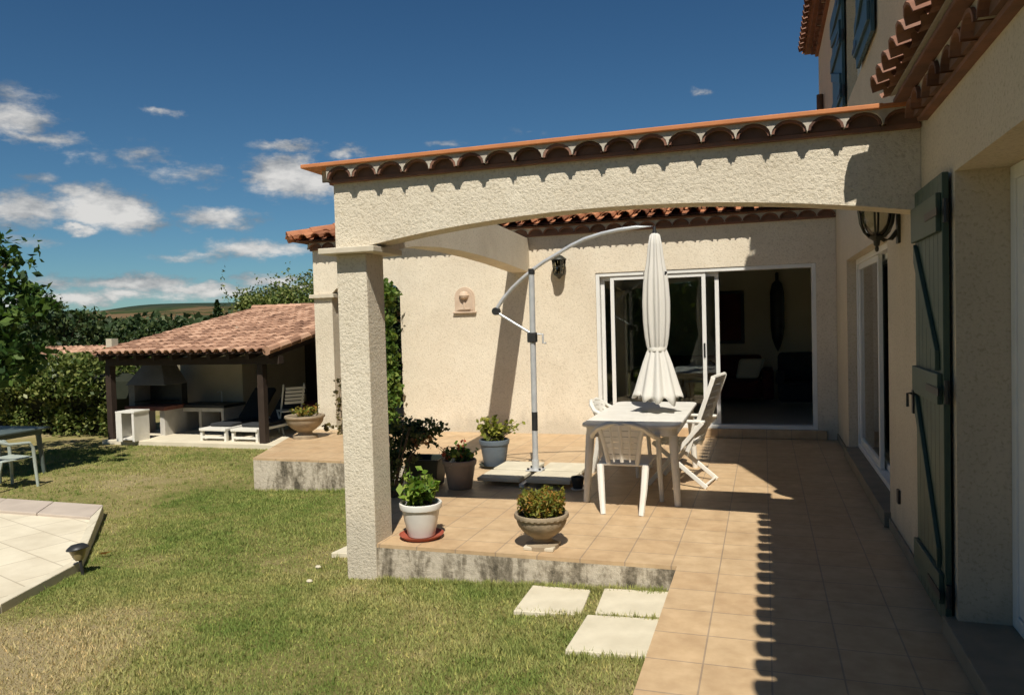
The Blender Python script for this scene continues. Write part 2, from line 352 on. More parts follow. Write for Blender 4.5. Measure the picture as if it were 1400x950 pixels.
# wall faces with rectangular openings on a grid, no internal faces
def wallgrid(s0, s1, z0, z1, holes, fn, t):
    mb = MB(); ss = sorted({s0,s1,*[h[0] for h in holes],*[h[1] for h in holes]}); zs = sorted({z0,z1,*[h[2] for h in holes],*[h[3] for h in holes]})
    ss = [s for s in ss if s0 <= s <= s1]; zs = [z for z in zs if z0 <= z <= z1]
    def solid(i,j):
        if i < 0 or j < 0 or i >= len(ss)-1 or j >= len(zs)-1: return False
        a = (ss[i]+ss[i+1])/2; b = (zs[j]+zs[j+1])/2
        return not any(h[0] < a < h[1] and h[2] < b < h[3] for h in holes)
    for i in range(len(ss)-1):
        for j in range(len(zs)-1):
            if not solid(i,j): continue
            a,b,c,d = ss[i],ss[i+1],zs[j],zs[j+1]
            for dd in (0,t): mb.add([fn(a,c,dd),fn(b,c,dd),fn(b,d,dd),fn(a,d,dd)], [(0,1,2,3)])
            for (di,dj,p,q) in ((-1,0,(a,c),(a,d)),(1,0,(b,c),(b,d)),(0,-1,(a,c),(b,c)),(0,1,(a,d),(b,d))):
                if not solid(i+di,j+dj): mb.add([fn(*p,0),fn(*q,0),fn(*q,t),fn(*p,t)], [(0,1,2,3)])
    return mb

def weld(o):
    bm = bmesh.new(); bm.from_mesh(o.data); bmesh.ops.remove_doubles(bm, verts=bm.verts, dist=1e-4); bmesh.ops.recalc_face_normals(bm, faces=bm.faces); bm.to_mesh(o.data); bm.free(); return o

def genoise(p0, p1, n, z0, parent, period=.22, top=True, rz=.085, depth=(.055,.135,.20), topmat=None, ends=True, vout=-.012):
    """Provencal eaves: a flat clay course, a row of half-round tiles with mortar between, a flat course on top"""
    p0, p1, n = Vector(p0), Vector(p1), Vector(n); d = (p1-p0); L = d.length; d.normalize()
    def P(s, z, o): return tuple(p0 + d*s + n*o + Vector((0,0,z)))
    fl = MB(); za = z0+.026
    def bx(mb, s0, s1, za, zb, o0, o1):
        mb.add([P(s0,za,o0),P(s1,za,o0),P(s1,za,o1),P(s0,za,o1),P(s0,zb,o0),P(s1,zb,o0),P(s1,zb,o1),P(s0,zb,o1)],
               [(0,1,2,3),(4,5,6,7),(0,1,5,4),(1,2,6,5),(2,3,7,6),(3,0,4,7)])
    e0 = depth[0] if ends else 0; e2 = depth[2] if ends else 0
    bx(fl, -e0, L, z0, za, -.1, depth[0])
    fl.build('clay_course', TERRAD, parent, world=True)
    k = max(1, round(L/period)); pr = L/k; ar = MB(); mo = MB(); fi = MB(); rx = pr*.49; th = .017; seg = 8
    for i in range(k):
        c = (i+.5)*pr; jz = random.uniform(-.004,.004); dp = depth[1]+random.uniform(-.012,.012)
        ring = []
        for q in range(seg+1):
            t = pi*q/seg; ring.append((c-rx*cos(t), za+rz*sin(t)*1.0+jz, c-(rx-th)*cos(t), za+(rz-th)*sin(t)+jz))
        vs = []
        for a,b,a2,b2 in ring: vs += [P(a,b,-.05),P(a,b,dp),P(a2,b2,dp),P(a2,b2,-.05)]
        fs = []
        for q in range(seg):
            o = q*4
            for r_ in range(3): fs.append((o+r_, o+r_+1, o+4+r_+1, o+4+r_))
        ar.add(vs, fs)
        inner = [(r_[2],r_[3]) for r_ in ring]
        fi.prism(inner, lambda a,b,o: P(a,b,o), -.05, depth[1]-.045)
    zt = za+rz+.006
    for i in range(k+1):
        c = i*pr; pts = [(c-pr/2, zt)] if i > 0 else [(c, zt)]
        lo = []
        if i > 0:
            for q in range(4, seg+1): t = pi*q/seg; lo.append((c-pr/2-rx*cos(t), za+rz*sin(t)+.001))
        else: lo.append((c, za))
        if i < k:
            for q in range(0, 5): t = pi*q/seg; lo.append((c+pr/2-rx*cos(t), za+rz*sin(t)+.001))
        else: lo.append((c, za))
        pts = lo + ([(c+pr/2, zt)] if i < k else [(c, zt)]) + ([(c-pr/2, zt)] if i > 0 else [(c, zt)])
        mo.prism(pts, lambda a,b,o: P(a,b,o), -.05, depth[1]+vout)
    ar.build('eaves_tile', TERRAD, parent, world=True)
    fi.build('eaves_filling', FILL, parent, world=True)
    mo.build('mortar', MORT, parent, world=True)
    if top:
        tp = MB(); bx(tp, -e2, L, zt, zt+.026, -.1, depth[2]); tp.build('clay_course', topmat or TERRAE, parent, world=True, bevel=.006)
    return zt
def canal_roof(p0, u, v, width, runf, parent, mat, period=.22, r=.088, expo=.34, name='roof', under=True):
    """barrel tiles laid in courses up the slope v, columns along u"""
    p0, u, v = Vector(p0), Vector(u).normalized(), Vector(v).normalized(); n = u.cross(v).normalized()
    if n.z < 0: n = -n
    mb = MB(); k = int(width/period); seg = 5
    for i in range(k):
        c = (i+.5)*width/k; run = runf(c); rows = int(run/expo)+1
        for j in range(rows):
            a = j*expo; ln = min(expo+.09, run-a+.02)
            if ln < .08: continue
            jx = random.uniform(-.008,.008); jn = random.uniform(0,.008); vs = []
            for (s, rr, h) in ((a, r*1.06, .016), (a+ln, r*.86, 0)):
                for q in range(seg+1):
                    t = pi*q/seg; vs.append(p0+u*(c+jx-rr*cos(t))+v*s+n*(rr*.8*sin(t)+h+jn))
                for q in range(seg+1):
                    t = pi*q/seg; vs.append(p0+u*(c+jx-(rr-.014)*cos(t))+v*s+n*((rr*.8-.014)*sin(t)+h+jn))
            w = seg+1; fs = []
            for q in range(seg):
                fs += [(q,q+1,2*w+q+1,2*w+q),(w+q,w+q+1,3*w+q+1,3*w+q),(q,q+1,w+q+1,w+q)]
            mb.add(vs, fs)
        # the channel tile between two covers
        a0 = c-width/k/2
        if under:
            for j in range(rows):
                a = j*expo+(.05); ln = min(expo+.02, run-a)
                if ln < .05: continue
                vs = []
                for s, h in ((a, .004), (a+ln, -.012)):
                    for q in range(4):
                        t = pi*q/3; vs.append(p0+u*(a0-.075*cos(t))+v*s+n*(.02-.045*sin(t)+h))
                mb.add(vs, [(0,1,5,4),(1,2,6,5),(2,3,7,6)])
    return mb.build(name, mat, parent, smooth=False, world=True)

exec_parts = []
# ================================================================== SETTING
def build_ground():
    rad = [0.01,.6,1.2]+[1.8+.6*i for i in range(38)]+[26,29,33,38,45,55,70,90,120,160,220,320,500,900,1800,4000,9000]
    na = 200; vs = []; fs = []
    for r in rad:
        for k in range(na):
            t = 2*pi*k/na; x, y = r*sin(t), r*cos(t); vs.append((x, y, gz(x,y)))
    for i in range(len(rad)-1):
        for k in range(na):
            k2 = (k+1)%na; fs.append((i*na+k, i*na+k2, (i+1)*na+k2, (i+1)*na+k))
    mb = MB(); mb.add(vs, fs); o = mb.build('lawn', LAWN, smooth=True); struct(o)
def build_hills():
    az = np.linspace(radians(-20), radians(75), 150); rr = np.array([150,220,300,400,520,640,760,880,1000,1120,1240,1340,1420,1500,1620,1800])
    def prof(a):
        p = .0235+.0125*math.exp(-((a-.715)/.075)**2)+.016*math.exp(-((a-.615)/.04)**2)+.0015*sin(a*23+1)
        return p
    vs, fs = [], []; na = len(az)
    for i, r in enumerate(rr):
        for a in az:
            t = min(1,(r-150)/1270); h = -5.2+(prof(a)*1420+6)*t**1.45
            if r > 1420: h -= (r-1420)*.12
            h += (math.sin(a*31+r*.011)+math.sin(a*57-r*.017))*1.5*t
            vs.append((-r*sin(a), r*cos(a), h))
    for i in range(len(rr)-1):
        for k in range(na-1): fs.append((i*na+k, i*na+k+1, (i+1)*na+k+1, (i+1)*na+k))
    mb = MB(); mb.add(vs, fs); struct(mb.build('hills', HILL, smooth=True))
build_ground(); build_hills()

# terrace of terracotta tiles with a stained concrete kerb
def build_terrace():
    poly = [(-3.10,5.215),(-.59,5.215),(-.59,-3),(1.0,-3),(1.0,11.0),(-5.45,11.0),(-5.45,15.2),(-7.2,15.2),(-7.2,10.5),(-6.42,8.36),(-3.95,8.36),(-3.8,7.3),(-3.1,5.47)]
    mb = MB(); n = len(poly)
    mb.add([(x,y,0) for x,y in poly], [tuple(range(n))], 0)
    for i in range(n):
        a, b = poly[i], poly[(i+1)%n]; L = math.dist(a,b); k = max(1,int(L/.6)); 
        for j in range(k):
            p = [a[q]+(b[q]-a[q])*j/k for q in (0,1)]; r = [a[q]+(b[q]-a[q])*(j+1)/k for q in (0,1)]
            mb.add([(*p,0),(*r,0),(*r,-.028),(*p,-.028)], [(0,1,2,3)], 0)
            mb.add([(*p,-.028),(*r,-.028),(*r,-.75),(*p,-.75)], [(0,1,2,3)], 1)
    struct(weld(mb.build('terrace', [TILE, KERB])))
build_terrace()

# pool surround
def build_pool():
    out = [(-7.45,6.92),(-5.82,5.14),(-5.52,4.15),(-5.2,2.2),(-16,2.2),(-16,6.96)]
    inn = [(-7.10,6.42),(-5.90,5.10),(-5.60,4.15),(-5.28,2.3),(-15.9,2.3),(-15.9,6.46)]
    zt = -.36
    mb = MB(); n = len(out)
    mb.add([(x,y,zt) for x,y in inn], [tuple(range(n))])
    struct(mb.build('pool_paving', POOLF))
    # coping flags: back edge, chamfer and side, laid stone by stone
    for i in (5,0,1,2):
        cp = MB()
        a, b, c, d = out[i], out[(i+1)%n], inn[i], inn[(i+1)%n]; L = math.dist(a,b); k = max(1,round(L/.78))
        for j in range(k):
            t0, t1 = j/k+.004/L, (j+1)/k-.004/L; L4 = [(a,b,t0),(a,b,t1),(c,d,t1),(c,d,t0)]
            q = [(p[0]+(r[0]-p[0])*t, p[1]+(r[1]-p[1])*t) for p,r,t in L4]; h = .035+random.uniform(-.003,.003)
            cp.add([(*p,zt-.25) for p in q]+[(*p,zt+h) for p in q], [(3,2,1,0),(4,5,6,7),(0,1,5,4),(1,2,6,5),(2,3,7,6),(3,0,4,7)])
        struct(cp.build('pool_coping', COPEST if i == 5 else STONE, bevel=.008))
build_pool()

# ================================================================== HOUSE
WX, WY = .92, 10.95
house = thing('house', 'cream stucco two storey house with tiled eaves, sliding glass doors and green shutters', 'house', (WX, 8.0, 0))
fx = lambda s,z,d: (WX+d, s, z)
fy = lambda s,z,d: (s, WY+d, z)
# garden-side wall of the right wing, lower and upper storey
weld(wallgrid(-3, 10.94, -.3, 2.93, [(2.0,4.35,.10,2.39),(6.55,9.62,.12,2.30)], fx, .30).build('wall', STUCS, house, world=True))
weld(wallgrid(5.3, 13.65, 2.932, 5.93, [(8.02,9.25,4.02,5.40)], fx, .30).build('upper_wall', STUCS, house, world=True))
MB().box((WX+.3,5.3,2.94),(7.2,5.6,5.93)).build('upper_wall', STUC, house, world=True)
MB().box((WX+.3,13.35,2.0),(7.2,13.65,5.93)).build('upper_wall', STUC, house, world=True)
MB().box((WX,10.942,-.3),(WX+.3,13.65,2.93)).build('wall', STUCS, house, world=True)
# back wing wall with the sliding door, and the arched wall of its side porch
weld(wallgrid(-5.5, WX-.002, -.3, 3.12, [(-2.33,.67,.12,2.37)], fy, .30).build('wall', STUCB, house, world=True))
arc = [(-6.74+1.26*i/16, 2.20+.23*sqrt(max(0,1-((i/8-1))**2))*1.0) for i in range(17)]
pl = [(-7.08,2.24),(-6.74,2.24)]+arc[1:-1]+[(-5.502,2.24),(-5.502,3.12),(-7.08,3.12)]
MB().prism(pl, lambda a,b,d: (a, WY+d, b), 0, .30).build('arched_wall', STUCB, house, world=True)
pc = MB().box((-7.08,WY,-.15),(-6.74,WY+.34,2.17)).build('porch_column', STUC, house, world=True)
MB().box((-7.14,WY-.06,2.17),(-6.68,WY+.40,2.235)).build('capital', TRIM, house, world=True, bevel=.008)
MB().box((-7.17,WY-.10,-.12),(-6.65,WY+.42,.03)).build('column_base', TRIM, house, world=True, bevel=.008)
MB().box((-7.08,15.0,-.3),(-6.74,15.3,3.12)).build('porch_column', STUC, house, world=True)
MB().box((-7.08,WY+.302,2.55),(-6.80,14.998,3.12)).build('porch_beam', STUC, house, world=True)
MB().box((-5.5,WY+.302,-.3),(-5.25,17,3.12)).build('wall', STUC, house, world=True)
weld(wallgrid(-5.25,4,-.3,3.12,[(1.5,3.6,.5,2.5)],lambda s,z,d:(s,16.75+d,z),.25).build('wall', STUC, house, world=True))  # its rear opening is unseen, added to let daylight into the living room
MB().box((-7.0,WY+.305,2.96),(-5.52,15,3.0)).build('porch_ceiling', WOODD, house, world=True)
# skirting and sills of the right wall
for a,b in ((-3,1.85),(4.5,6.5),(9.7,10.93)): MB().box((WX-.018,a,0),(WX-.001,b,.085)).build('skirting', STEPM, house, world=True, bevel=.003)
MB().box((WX-.06,1.9,0.004),(WX+.31,4.42,.105)).build('door_step', STEPM, house, world=True, bevel=.006)
MB().box((WX-.05,6.52,0.004),(WX+.31,9.66,.125)).build('door_step', STEPM, house, world=True, bevel=.006)
MB().box((-2.42,WY-.06,0.004),(.78,WY+.31,.122)).build('door_step', TILE, house, world=True, bevel=.006)
# interior: the living room behind the big doors, its walls, ceiling and floor
weld(wallgrid(-4.2,4,0,2.7,[(1.4,3.7,.4,2.6)],lambda s,z,d:(s,15.3+d,z),.1).build('room_wall', ROOMW, house, world=True))  # opening added out of view to brighten the room, lined up with outer wall
MB().box((-4.3,WY+.302,0),(-4.2,15.4,2.7)).build('room_wall', ROOMW, house, world=True)
MB().box((3.9,1,0),(4,15.299,2.7)).build('room_wall', ROOMW, house, world=True)
MB().box((-4.3,WY+.302,2.7),(4.1,15.5,2.8)).build('ceiling', ROOMW, house, world=True)
MB().box((WX+.302,1,2.7),(4.1,WY+.301,2.8)).build('ceiling', ROOMW, house, world=True)
MB().box((-4.3,WY+.302,.02),(4.1,15.4,.10)).build('room_floor', ROOMF, house, world=True)
MB().box((WX+.302,1,.02),(4.1,WY+.301,.10)).build('room_floor', ROOMF, house, world=True)
MB().box((WX+.302,.9,0),(4.1,1.0,2.8)).build('room_wall', ROOMW, house, world=True)

def leaf_frame(parent, name, P, s0, s1, z0, z1, w, d0, d1, mid=None):
    """one glazed leaf: four rails and its pane, laid out by P(s, z, depth)"""
    mb = MB()
    def bx(a,b,c,e): mb.add([P(a,c,d0),P(b,c,d0),P(b,c,d1),P(a,c,d1),P(a,e,d0),P(b,e,d0),P(b,e,d1),P(a,e,d1)],[(0,1,2,3),(4,5,6,7),(0,1,5,4),(1,2,6,5),(2,3,7,6),(3,0,4,7)])
    bx(s0,s0+w,z0,z1); bx(s1-w,s1,z0,z1); bx(s0+w,s1-w,z0,z0+w*1.2); bx(s0+w,s1-w,z1-w,z1)
    if mid: bx(s0+w,s1-w,mid,mid+.04)
    f = mb.build(name, WHITEF, parent, world=True, bevel=.004)
    dm = (d0+d1)/2
    g = MB(); g.add([P(s0+w,z0+w,dm-.004),P(s1-w,z0+w,dm-.004),P(s1-w,z1-w,dm-.004),P(s0+w,z1-w,dm-.004),P(s0+w,z0+w,dm+.004),P(s1-w,z0+w,dm+.004),P(s1-w,z1-w,dm+.004),P(s0+w,z1-w,dm+.004)],[(0,1,2,3),(4,5,6,7),(0,1,5,4),(1,2,6,5),(2,3,7,6),(3,0,4,7)])
    o = g.build('pane', GLASS, parent, world=True); return f, o
def frame_bars(P, s0, s1, z0, z1, w, d0, d1, bottom=None):
    mb = MB()
    def bx(a,b,c,e): mb.add([P(a,c,d0),P(b,c,d0),P(b,c,d1),P(a,c,d1),P(a,e,d0),P(b,e,d0),P(b,e,d1),P(a,e,d1)],[(0,1,2,3),(4,5,6,7),(0,1,5,4),(1,2,6,5),(2,3,7,6),(3,0,4,7)])
    bx(s0,s0+w,z0,z1); bx(s1-w,s1,z0,z1); bx(s0+w,s1-w,z1-w,z1); bx(s0+w,s1-w,z0,z0+(bottom or w)); return mb
# big sliding door of the back wing: both leaves slid to the left
door = frame_bars(fy, -2.329, .669, .123, 2.369, .055, .012, .16, .05).build('sliding_door', WHITEF, house, world=True, bevel=.004)
leaf_frame(door, 'door_leaf', fy, -2.12, -.77, .175, 2.31, .055, .03, .07)
leaf_frame(door, 'door_leaf', fy, -2.27, -.595, .175, 2.31, .055, .09, .13)
MB().box((-.81,WY+.018,1.12),(-.785,WY+.029,1.32)).build('handle', BLACK, door, world=True)
# sliding door of the right wall, half open
d2 = frame_bars(fx, 6.551, 9.619, .126, 2.299, .06, .10, .24, .05).build('sliding_door', WHITEF, house, world=True, bevel=.004)
leaf_frame(d2, 'door_leaf', fx, 8.0, 9.56, .18, 2.24, .06, .12, .16)
leaf_frame(d2, 'door_leaf', fx, 7.6, 9.1, .18, 2.24, .05, .18, .22)
# near glazed door, of which only its edge is seen past the reveal
d3 = frame_bars(fx, 2.001, 4.349, .106, 2.389, .07, .24, .30, .07).build('glazed_door', WHITEF, house, world=True, bevel=.004)
leaf_frame(d3, 'door_leaf', fx, 3.18, 4.28, .18, 2.32, .09, .25, .29, .95)
leaf_frame(d3, 'door_leaf', fx, 2.07, 3.17, .18, 2.32, .09, .25, .29, .95)
# upper window between the blue shutters
uw = frame_bars(fx, 8.021, 9.249, 4.021, 5.399, .06, .10, .2).build('window', WHITEF, house, world=True)
leaf_frame(uw, 'window_leaf', fx, 8.08, 8.63, 4.08, 5.34, .05, .12, .16); leaf_frame(uw, 'window_leaf', fx, 8.64, 9.19, 4.08, 5.34, .05, .12, .16)

def shutter(name, mat, s0, s1, z0, z1, x0, hingeside, skew=0):
    """ledged and braced board shutter folded back against the right wall; x0 = its wall side, boards face -X"""
    th = .032; y0, y1 = sorted((s0,s1)); xf = x0-th
    mb = MB(); k = max(4, round((y1-y0)/.11)); w = (y1-y0)/k
    for i in range(k): mb.box((xf, y0+i*w+.0018, z0),(x0, y0+(i+1)*w-.0018, z1))
    sh = mb.build(name, mat, house, world=True, bevel=.004)
    lg = MB(); H = z1-z0
    rails = [(z0+.10,z0+.26),(z0+H*.49,z0+H*.49+.16),(z1-.30,z1-.10)]
    for a,b in rails: lg.box((xf-.026,y0+.02,a),(xf-.0005,y1-.02,b))
    hy, fy_ = (y0+.08,y1-.08) if hingeside == 'near' else (y1-.08,y0+.08)
    for (a,b) in ((rails[0][1]+.01, rails[1][0]-.01),(rails[1][1]+.01, rails[2][0]-.01)):
        lg.beam((xf-.0125,hy,a),(xf-.0125,fy_,b),.024,.085,(1,0,0)) if False else lg.add(
            [(xf-q,hy,a) for q in (.001,.024)]+[(xf-q,hy,a+.11) for q in (.001,.024)]+[(xf-q,fy_,b-.11) for q in (.001,.024)]+[(xf-q,fy_,b) for q in (.001,.024)],
            [(0,1,3,2),(4,5,7,6),(0,1,5,4),(2,3,7,6),(0,2,6,4),(1,3,7,5)])
    lg.build('batten', mat, sh, world=True, bevel=.004)
    e = y0 if hingeside == 'near' else y1; sg = -1 if hingeside == 'near' else 1
    for z in (z0+.16, z0+H*.49+.07, z1-.2):
        hg = MB(); hg.box((xf-.032,e-sg*.28,z-.02),(xf-.0265,e+sg*.03,z+.02)); hg.tube([(xf+.01,e+sg*.03,z-.06),(xf+.01,e+sg*.03,z+.06)],.014); hg.build('hinge', BLACK, sh, world=True)
    return sh
gs = shutter('green_shutter', TEAL, 4.40, 5.14, .06, 2.40, WX-.016, 'near'); gs['label'] = 'tall dark green board shutter folded against the shaded wall'
lk = MB(); lk.box((.84,5.07,1.08),(.871,5.11,1.22)); lk.tube([(.84,5.09,1.20),(.815,5.09,1.20),(.815,5.09,1.12)],.008); lk.build('latch', BLACK, gs, world=True)
b1 = shutter('blue_shutter', BLUEP, 9.30, 10.5, 4.0, 5.42, WX-.02, 'near'); b2 = shutter('blue_shutter', BLUEP, 6.95, 7.98, 4.0, 5.42, WX-.02, 'far')
MB().tube([(WX-.06,12.55,3.1),(WX-.06,12.55,5.0)], .05, 12).build('drainpipe', BROWNW, house, world=True, smooth=True)
# small black outlet low on the wall
MB().box((WX-.02,6.05,.30),(WX-.001,6.12,.40)).build('wall_socket', BLACK, house, world=True, bevel=.004)

# eaves and roofs
zt = genoise((WX,-3,0),(WX,5.0,0),(-1,0,0),2.80, house, depth=(.05,.12,.18), topmat=TERRAD, ends=False)
sl = Vector((1,0,.30)).normalized()
canal_roof((WX-.285,5.0,zt+.045),(0,-1,0),sl,8,lambda c:3.6,house,TERRAD)
MB().prism([(WX-.2,zt+.036),(4.6,zt+.036+.3*3.88),(4.6,zt-.05+.3*3.88),(WX-.2,zt+.034)], lambda a,b,d:(a,d,b), -3, 4.98).build('roof_deck', MORT, house, world=True)
MB().prism([(WX,2.925),(5,2.925),(5,3.9),(WX,2.93)], lambda a,b,d:(a,d,b), 4.985, 5.29).build('gable_wall', STUCS, house, world=True)
zb = genoise((WX-.001,WY,0),(-7.08,WY,0),(0,-1,0),2.955, house, depth=(.05,.10,.13), period=.235, topmat=TERRAD)
bs = Vector((0,1,.30)).normalized()
EY, EX = WY-.27, -7.40
canal_roof((WX-.03,EY,zb+.05),(-1,0,0),bs,WX-EX,lambda c: min(3.5,max(.05,(WX-EX-c)*1.044)),house,TERRA,period=.235)
canal_roof((EX,EY,zb+.05),(0,1,0),Vector((1,0,.30)).normalized(),6.6,lambda c: min(3.4,max(.05,min(c,6.6-c)*1.044)),house,TERRA,period=.235)
zr = zb+.03
MB().add([(EX+.04,EY+.04,zr),(WX,EY+.04,zr),(WX,EY+3.3,zr+.96),(EX+3.3,EY+3.3,zr+.96),(EX+.1,EY+6.5,zr),(WX,EY+6.5,zr)],
         [(0,1,2,3),(0,3,4),(3,2,5,4)]).build('roof_deck', TERRAD, house, world=True)
hp = MB(); a = Vector((EX+.02,EY+.02,zb+.1)); b = Vector((EX+3.3,EY+3.3,zb+1.08))
for i in range(12): hp.tube([a+(b-a)*i/12, a+(b-a)*(i+1.12)/12],[.098,.08],10)
hp.build('hip_tile', TERRA, house, world=True)
rl = MB()
for i in range(14): rl.tube([(EX+3.2+i*.36,EY+3.3,zb+1.08),(EX+3.2+(i+1.1)*.36,EY+3.3,zb+1.08)],[.098,.08],10)
rl.build('ridge_tile', TERRA, house, world=True)
genoise((-7.08,WY,0),(-7.08,15.3,0),(-1,0,0),2.955, house, depth=(.05,.10,.13), period=.235, topmat=TERRAD, ends=False)
zu = genoise((WX,13.65,0),(WX,5.3,0),(-1,0,0),5.93, house, depth=(.05,.11,.17), topmat=TERRAD)
genoise((WX,5.3,0),(7.2,5.3,0),(0,-1,0),5.93, house, depth=(.05,.11,.17), topmat=TERRAD, ends=False)
canal_roof((WX-.28,13.95,zu+.045),(0,-1,0),sl,9.0,lambda c:3.6,house,TERRAD)
UE = zu+.03
MB().add([(WX-.2,14.0,UE),(WX-.2,4.92,UE),(7.4,4.92,UE),(7.4,14.0,UE),(4.2,8.3,UE+1.3),(4.2,10.6,UE+1.3)],[(0,1,4,5),(1,2,4),(2,3,5,4),(3,0,5),(0,1,2,3)]).build('roof_deck', TERRAD, house, world=True)
canal_roof((WX-.2,4.90,zu+.045),(1,0,0),Vector((0,1,.38)).normalized(),6.6,lambda c:min(2.2,max(.05,c)),house,TERRAD)

# ================================================================== ARCHED PORCH
porch = thing('arched_porch', 'cream stucco arched porch on a square column with a tiled coping', 'porch', (-3.02, 5.34, -.3))
CX0, CX1, CY0, CY1 = -3.15, -2.89, 5.20, 5.48
MB().box((CX0,CY0,-.45),(CX1,CY1,2.255)).build('column', STUC, porch, world=True, bevel=.008)
MB().box((CX0-.10,CY0-.10,2.255),(CX1+.12,CY1+.10,2.30)).build('capital', TRIM, porch, world=True, bevel=.006)
za = lambda x: 2.302+.165*max(0,1-((x+1.0)/1.92)**2)
bp = [(CX0,2.302),(CX1-.01,2.302)]+[(-2.86+ (0.90+2.86)*i/24, za(-2.86+(0.90+2.86)*i/24)) for i in range(25)]+[(WX-.002,2.302),(WX-.002,2.80),(CX0,2.80)]
MB().prism(bp, lambda a,b,d:(a,d,b), CY0, CY1-.07).build('front_beam', STUC, porch, world=True)
MB().box((CX0,CY0+.005,2.80),(WX-.002,CY1-.075,2.925)).build('front_beam', STUC, porch, world=True)
zf = genoise((WX-.004,CY0,0),(CX0,CY0,0),(0,-1,0),2.80, porch, depth=(.045,.09,.125), topmat=TERRAE, period=.215, ends=False, vout=.012)
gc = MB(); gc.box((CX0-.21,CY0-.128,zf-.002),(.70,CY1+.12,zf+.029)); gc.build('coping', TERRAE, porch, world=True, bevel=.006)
genoise((CX0,CY0+.012,0),(CX0,CY1,0),(-1,0,0),2.80, porch, depth=(.045,.12,.15), topmat=TERRAE, period=.2, ends=False, top=False)
# side beam, slightly splayed, from the column back to the wing
A0, B0 = Vector((-2.90,5.482,0)), Vector((-3.33,10.945,0)); ax = (B0-A0); SL = ax.length; ax.normalize(); nx = Vector((-ax.y,ax.x,0))
def zs_(t):
    pts = [(0,2.302),(.06,2.33),(.12,2.39),(.26,2.45),(.40,2.475),(.55,2.48),(.72,2.47),(.86,2.45),(1,2.43)]
    for (a,b),(c,d) in zip(pts,pts[1:]):
        if a <= t <= c: return b+(d-b)*(t-a)/(c-a)
    return 2.43
sp = [(SL*i/30, zs_(i/30)) for i in range(31)]+[(SL,2.93),(0,2.93)]
MB().prism(sp, lambda a,b,d: tuple(A0+ax*a+nx*d+Vector((0,0,b))), 0, .27).build('side_beam', STUC, porch, world=True)
# ================================================================== THINGS ON THE TERRACE
# ---- cantilever umbrella, folded
UX, UY = -2.37, 7.82
um = thing('cantilever_umbrella', 'folded white cantilever umbrella on a curved aluminium arm over the table', 'umbrella', (UX, UY, 0))
def uz(z): return 1.7+(z-1.7)*.9595
def ux(x): return x*.9595-UX
bf = MB(); bf.box((-.52,-.025,.005),(.52,.025,.045)); bf.box((-.025,-.52,.006),(.025,.52,.046)); bf.build('base_frame', ALU, um, bevel=.003)
for sx in (-1,1):
    for sy in (-1,1):
        MB().box((sx*.035,sy*.035,.048),(sx*.50,sy*.47,.088+.002*sx)).build('ballast_slab', STONE, um, bevel=.008)
MB().box((-.09,-.09,.09),(.09,.09,.10)).build('base_plate', ALU, um, bevel=.003)
for sx in (-1,1):
    for sy in (-1,1): MB().tube([(sx*.065,sy*.065,.10),(sx*.065,sy*.065,.12)],.013,8).build('bolt', BLACK, um)
MB().tube([(0,0,.10),(.012,0,uz(2.26))],.031,16).build('pole', ALU, um, smooth=True)
MB().tube([(0,0,.10),(0,0,.20)],.038,16).build('pole_collar', ALU, um, smooth=True)
MB().tube([(.003,-.001,.52),(.005,-.001,.72)],.0325,16).build('pole_band', BLACK, um, smooth=True)
MB().tube([(.012,0,uz(2.22)),(.013,0,uz(2.28))],.036,16).build('pole_cap', BLACK, um, smooth=True)
ap = [(-2.90,1.82),(-2.80,1.96),(-2.69,2.075),(-2.57,2.175),(-2.44,2.27),(-2.31,2.35),(-2.17,2.42),(-2.0,2.51),(-1.84,2.575),(-1.66,2.62),(-1.47,2.65),(-1.28,2.665),(-1.10,2.665)]
MB().tube([(ux(x),0,uz(z)) for x,z in ap],.020,10).build('arm', ALU, um, smooth=True)
MB().tube([(ux(-2.90)+.012,-.035,uz(1.82)),(ux(-2.90)+.012,.035,uz(1.82))],.042,14).build('arm_joint', BLACK, um, smooth=True, bevel=.004)
MB().tube([(ux(-2.87),0,uz(1.80)),(ux(-2.50),0,uz(1.57))],.015,10).build('strut', ALU, um, smooth=True)
cr = MB(); cr.box((-.045,-.045,uz(1.46)),(.05,.045,uz(1.57))); cx = cr.build('crank_box', BLACK, um, bevel=.01)
MB().tube([(.06,0,uz(1.55)),(.12,0,uz(1.55)),(.12,0,uz(1.45)),(.155,0,uz(1.45))],.011,8).build('crank_handle', ALU, cx, smooth=True)
KX = ux(-1.085)
MB().tube([(KX,0,uz(2.665)),(KX,0,uz(2.55))],[.012,.03],10).build('hub', BLACK, um, smooth=True)
prof = [(.022,2.59),(.045,2.57),(.062,2.47),(.072,2.36),(.082,2.27),(.098,2.18),(.112,2.05),(.121,1.86),(.118,1.66),(.106,1.50),(.093,1.405),(.082,1.365),(.094,1.33),(.128,1.22),(.165,1.08),(.198,.95),(.218,.885),(.226,.845)]
cp_ = MB().lathe([(r,uz(z)) for r,z in prof],120,(KX,0,0),fold=.17,nf=9,hem=lambda t:.03*cos(9*t+.4+pi)+.03*sin(t*2+.6)+.02*cos(5*t))
canopy = cp_.build('canopy', CANVAS, um, smooth=True)
so = canopy.modifiers.new('cloth','SOLIDIFY'); so.thickness = .004
MB().lathe([(.094,uz(1.385)),(.097,uz(1.365)),(.094,uz(1.345))],40,(KX,0,0)).build('tie_strap', PLASTIC, um, smooth=True)
for q in (-1,1): MB().tube([(KX+q*.095,-.02,uz(2.145)),(KX+q*.108,-.02,uz(2.18))],.015,8).build('rib_end', BLACK, um, smooth=True)

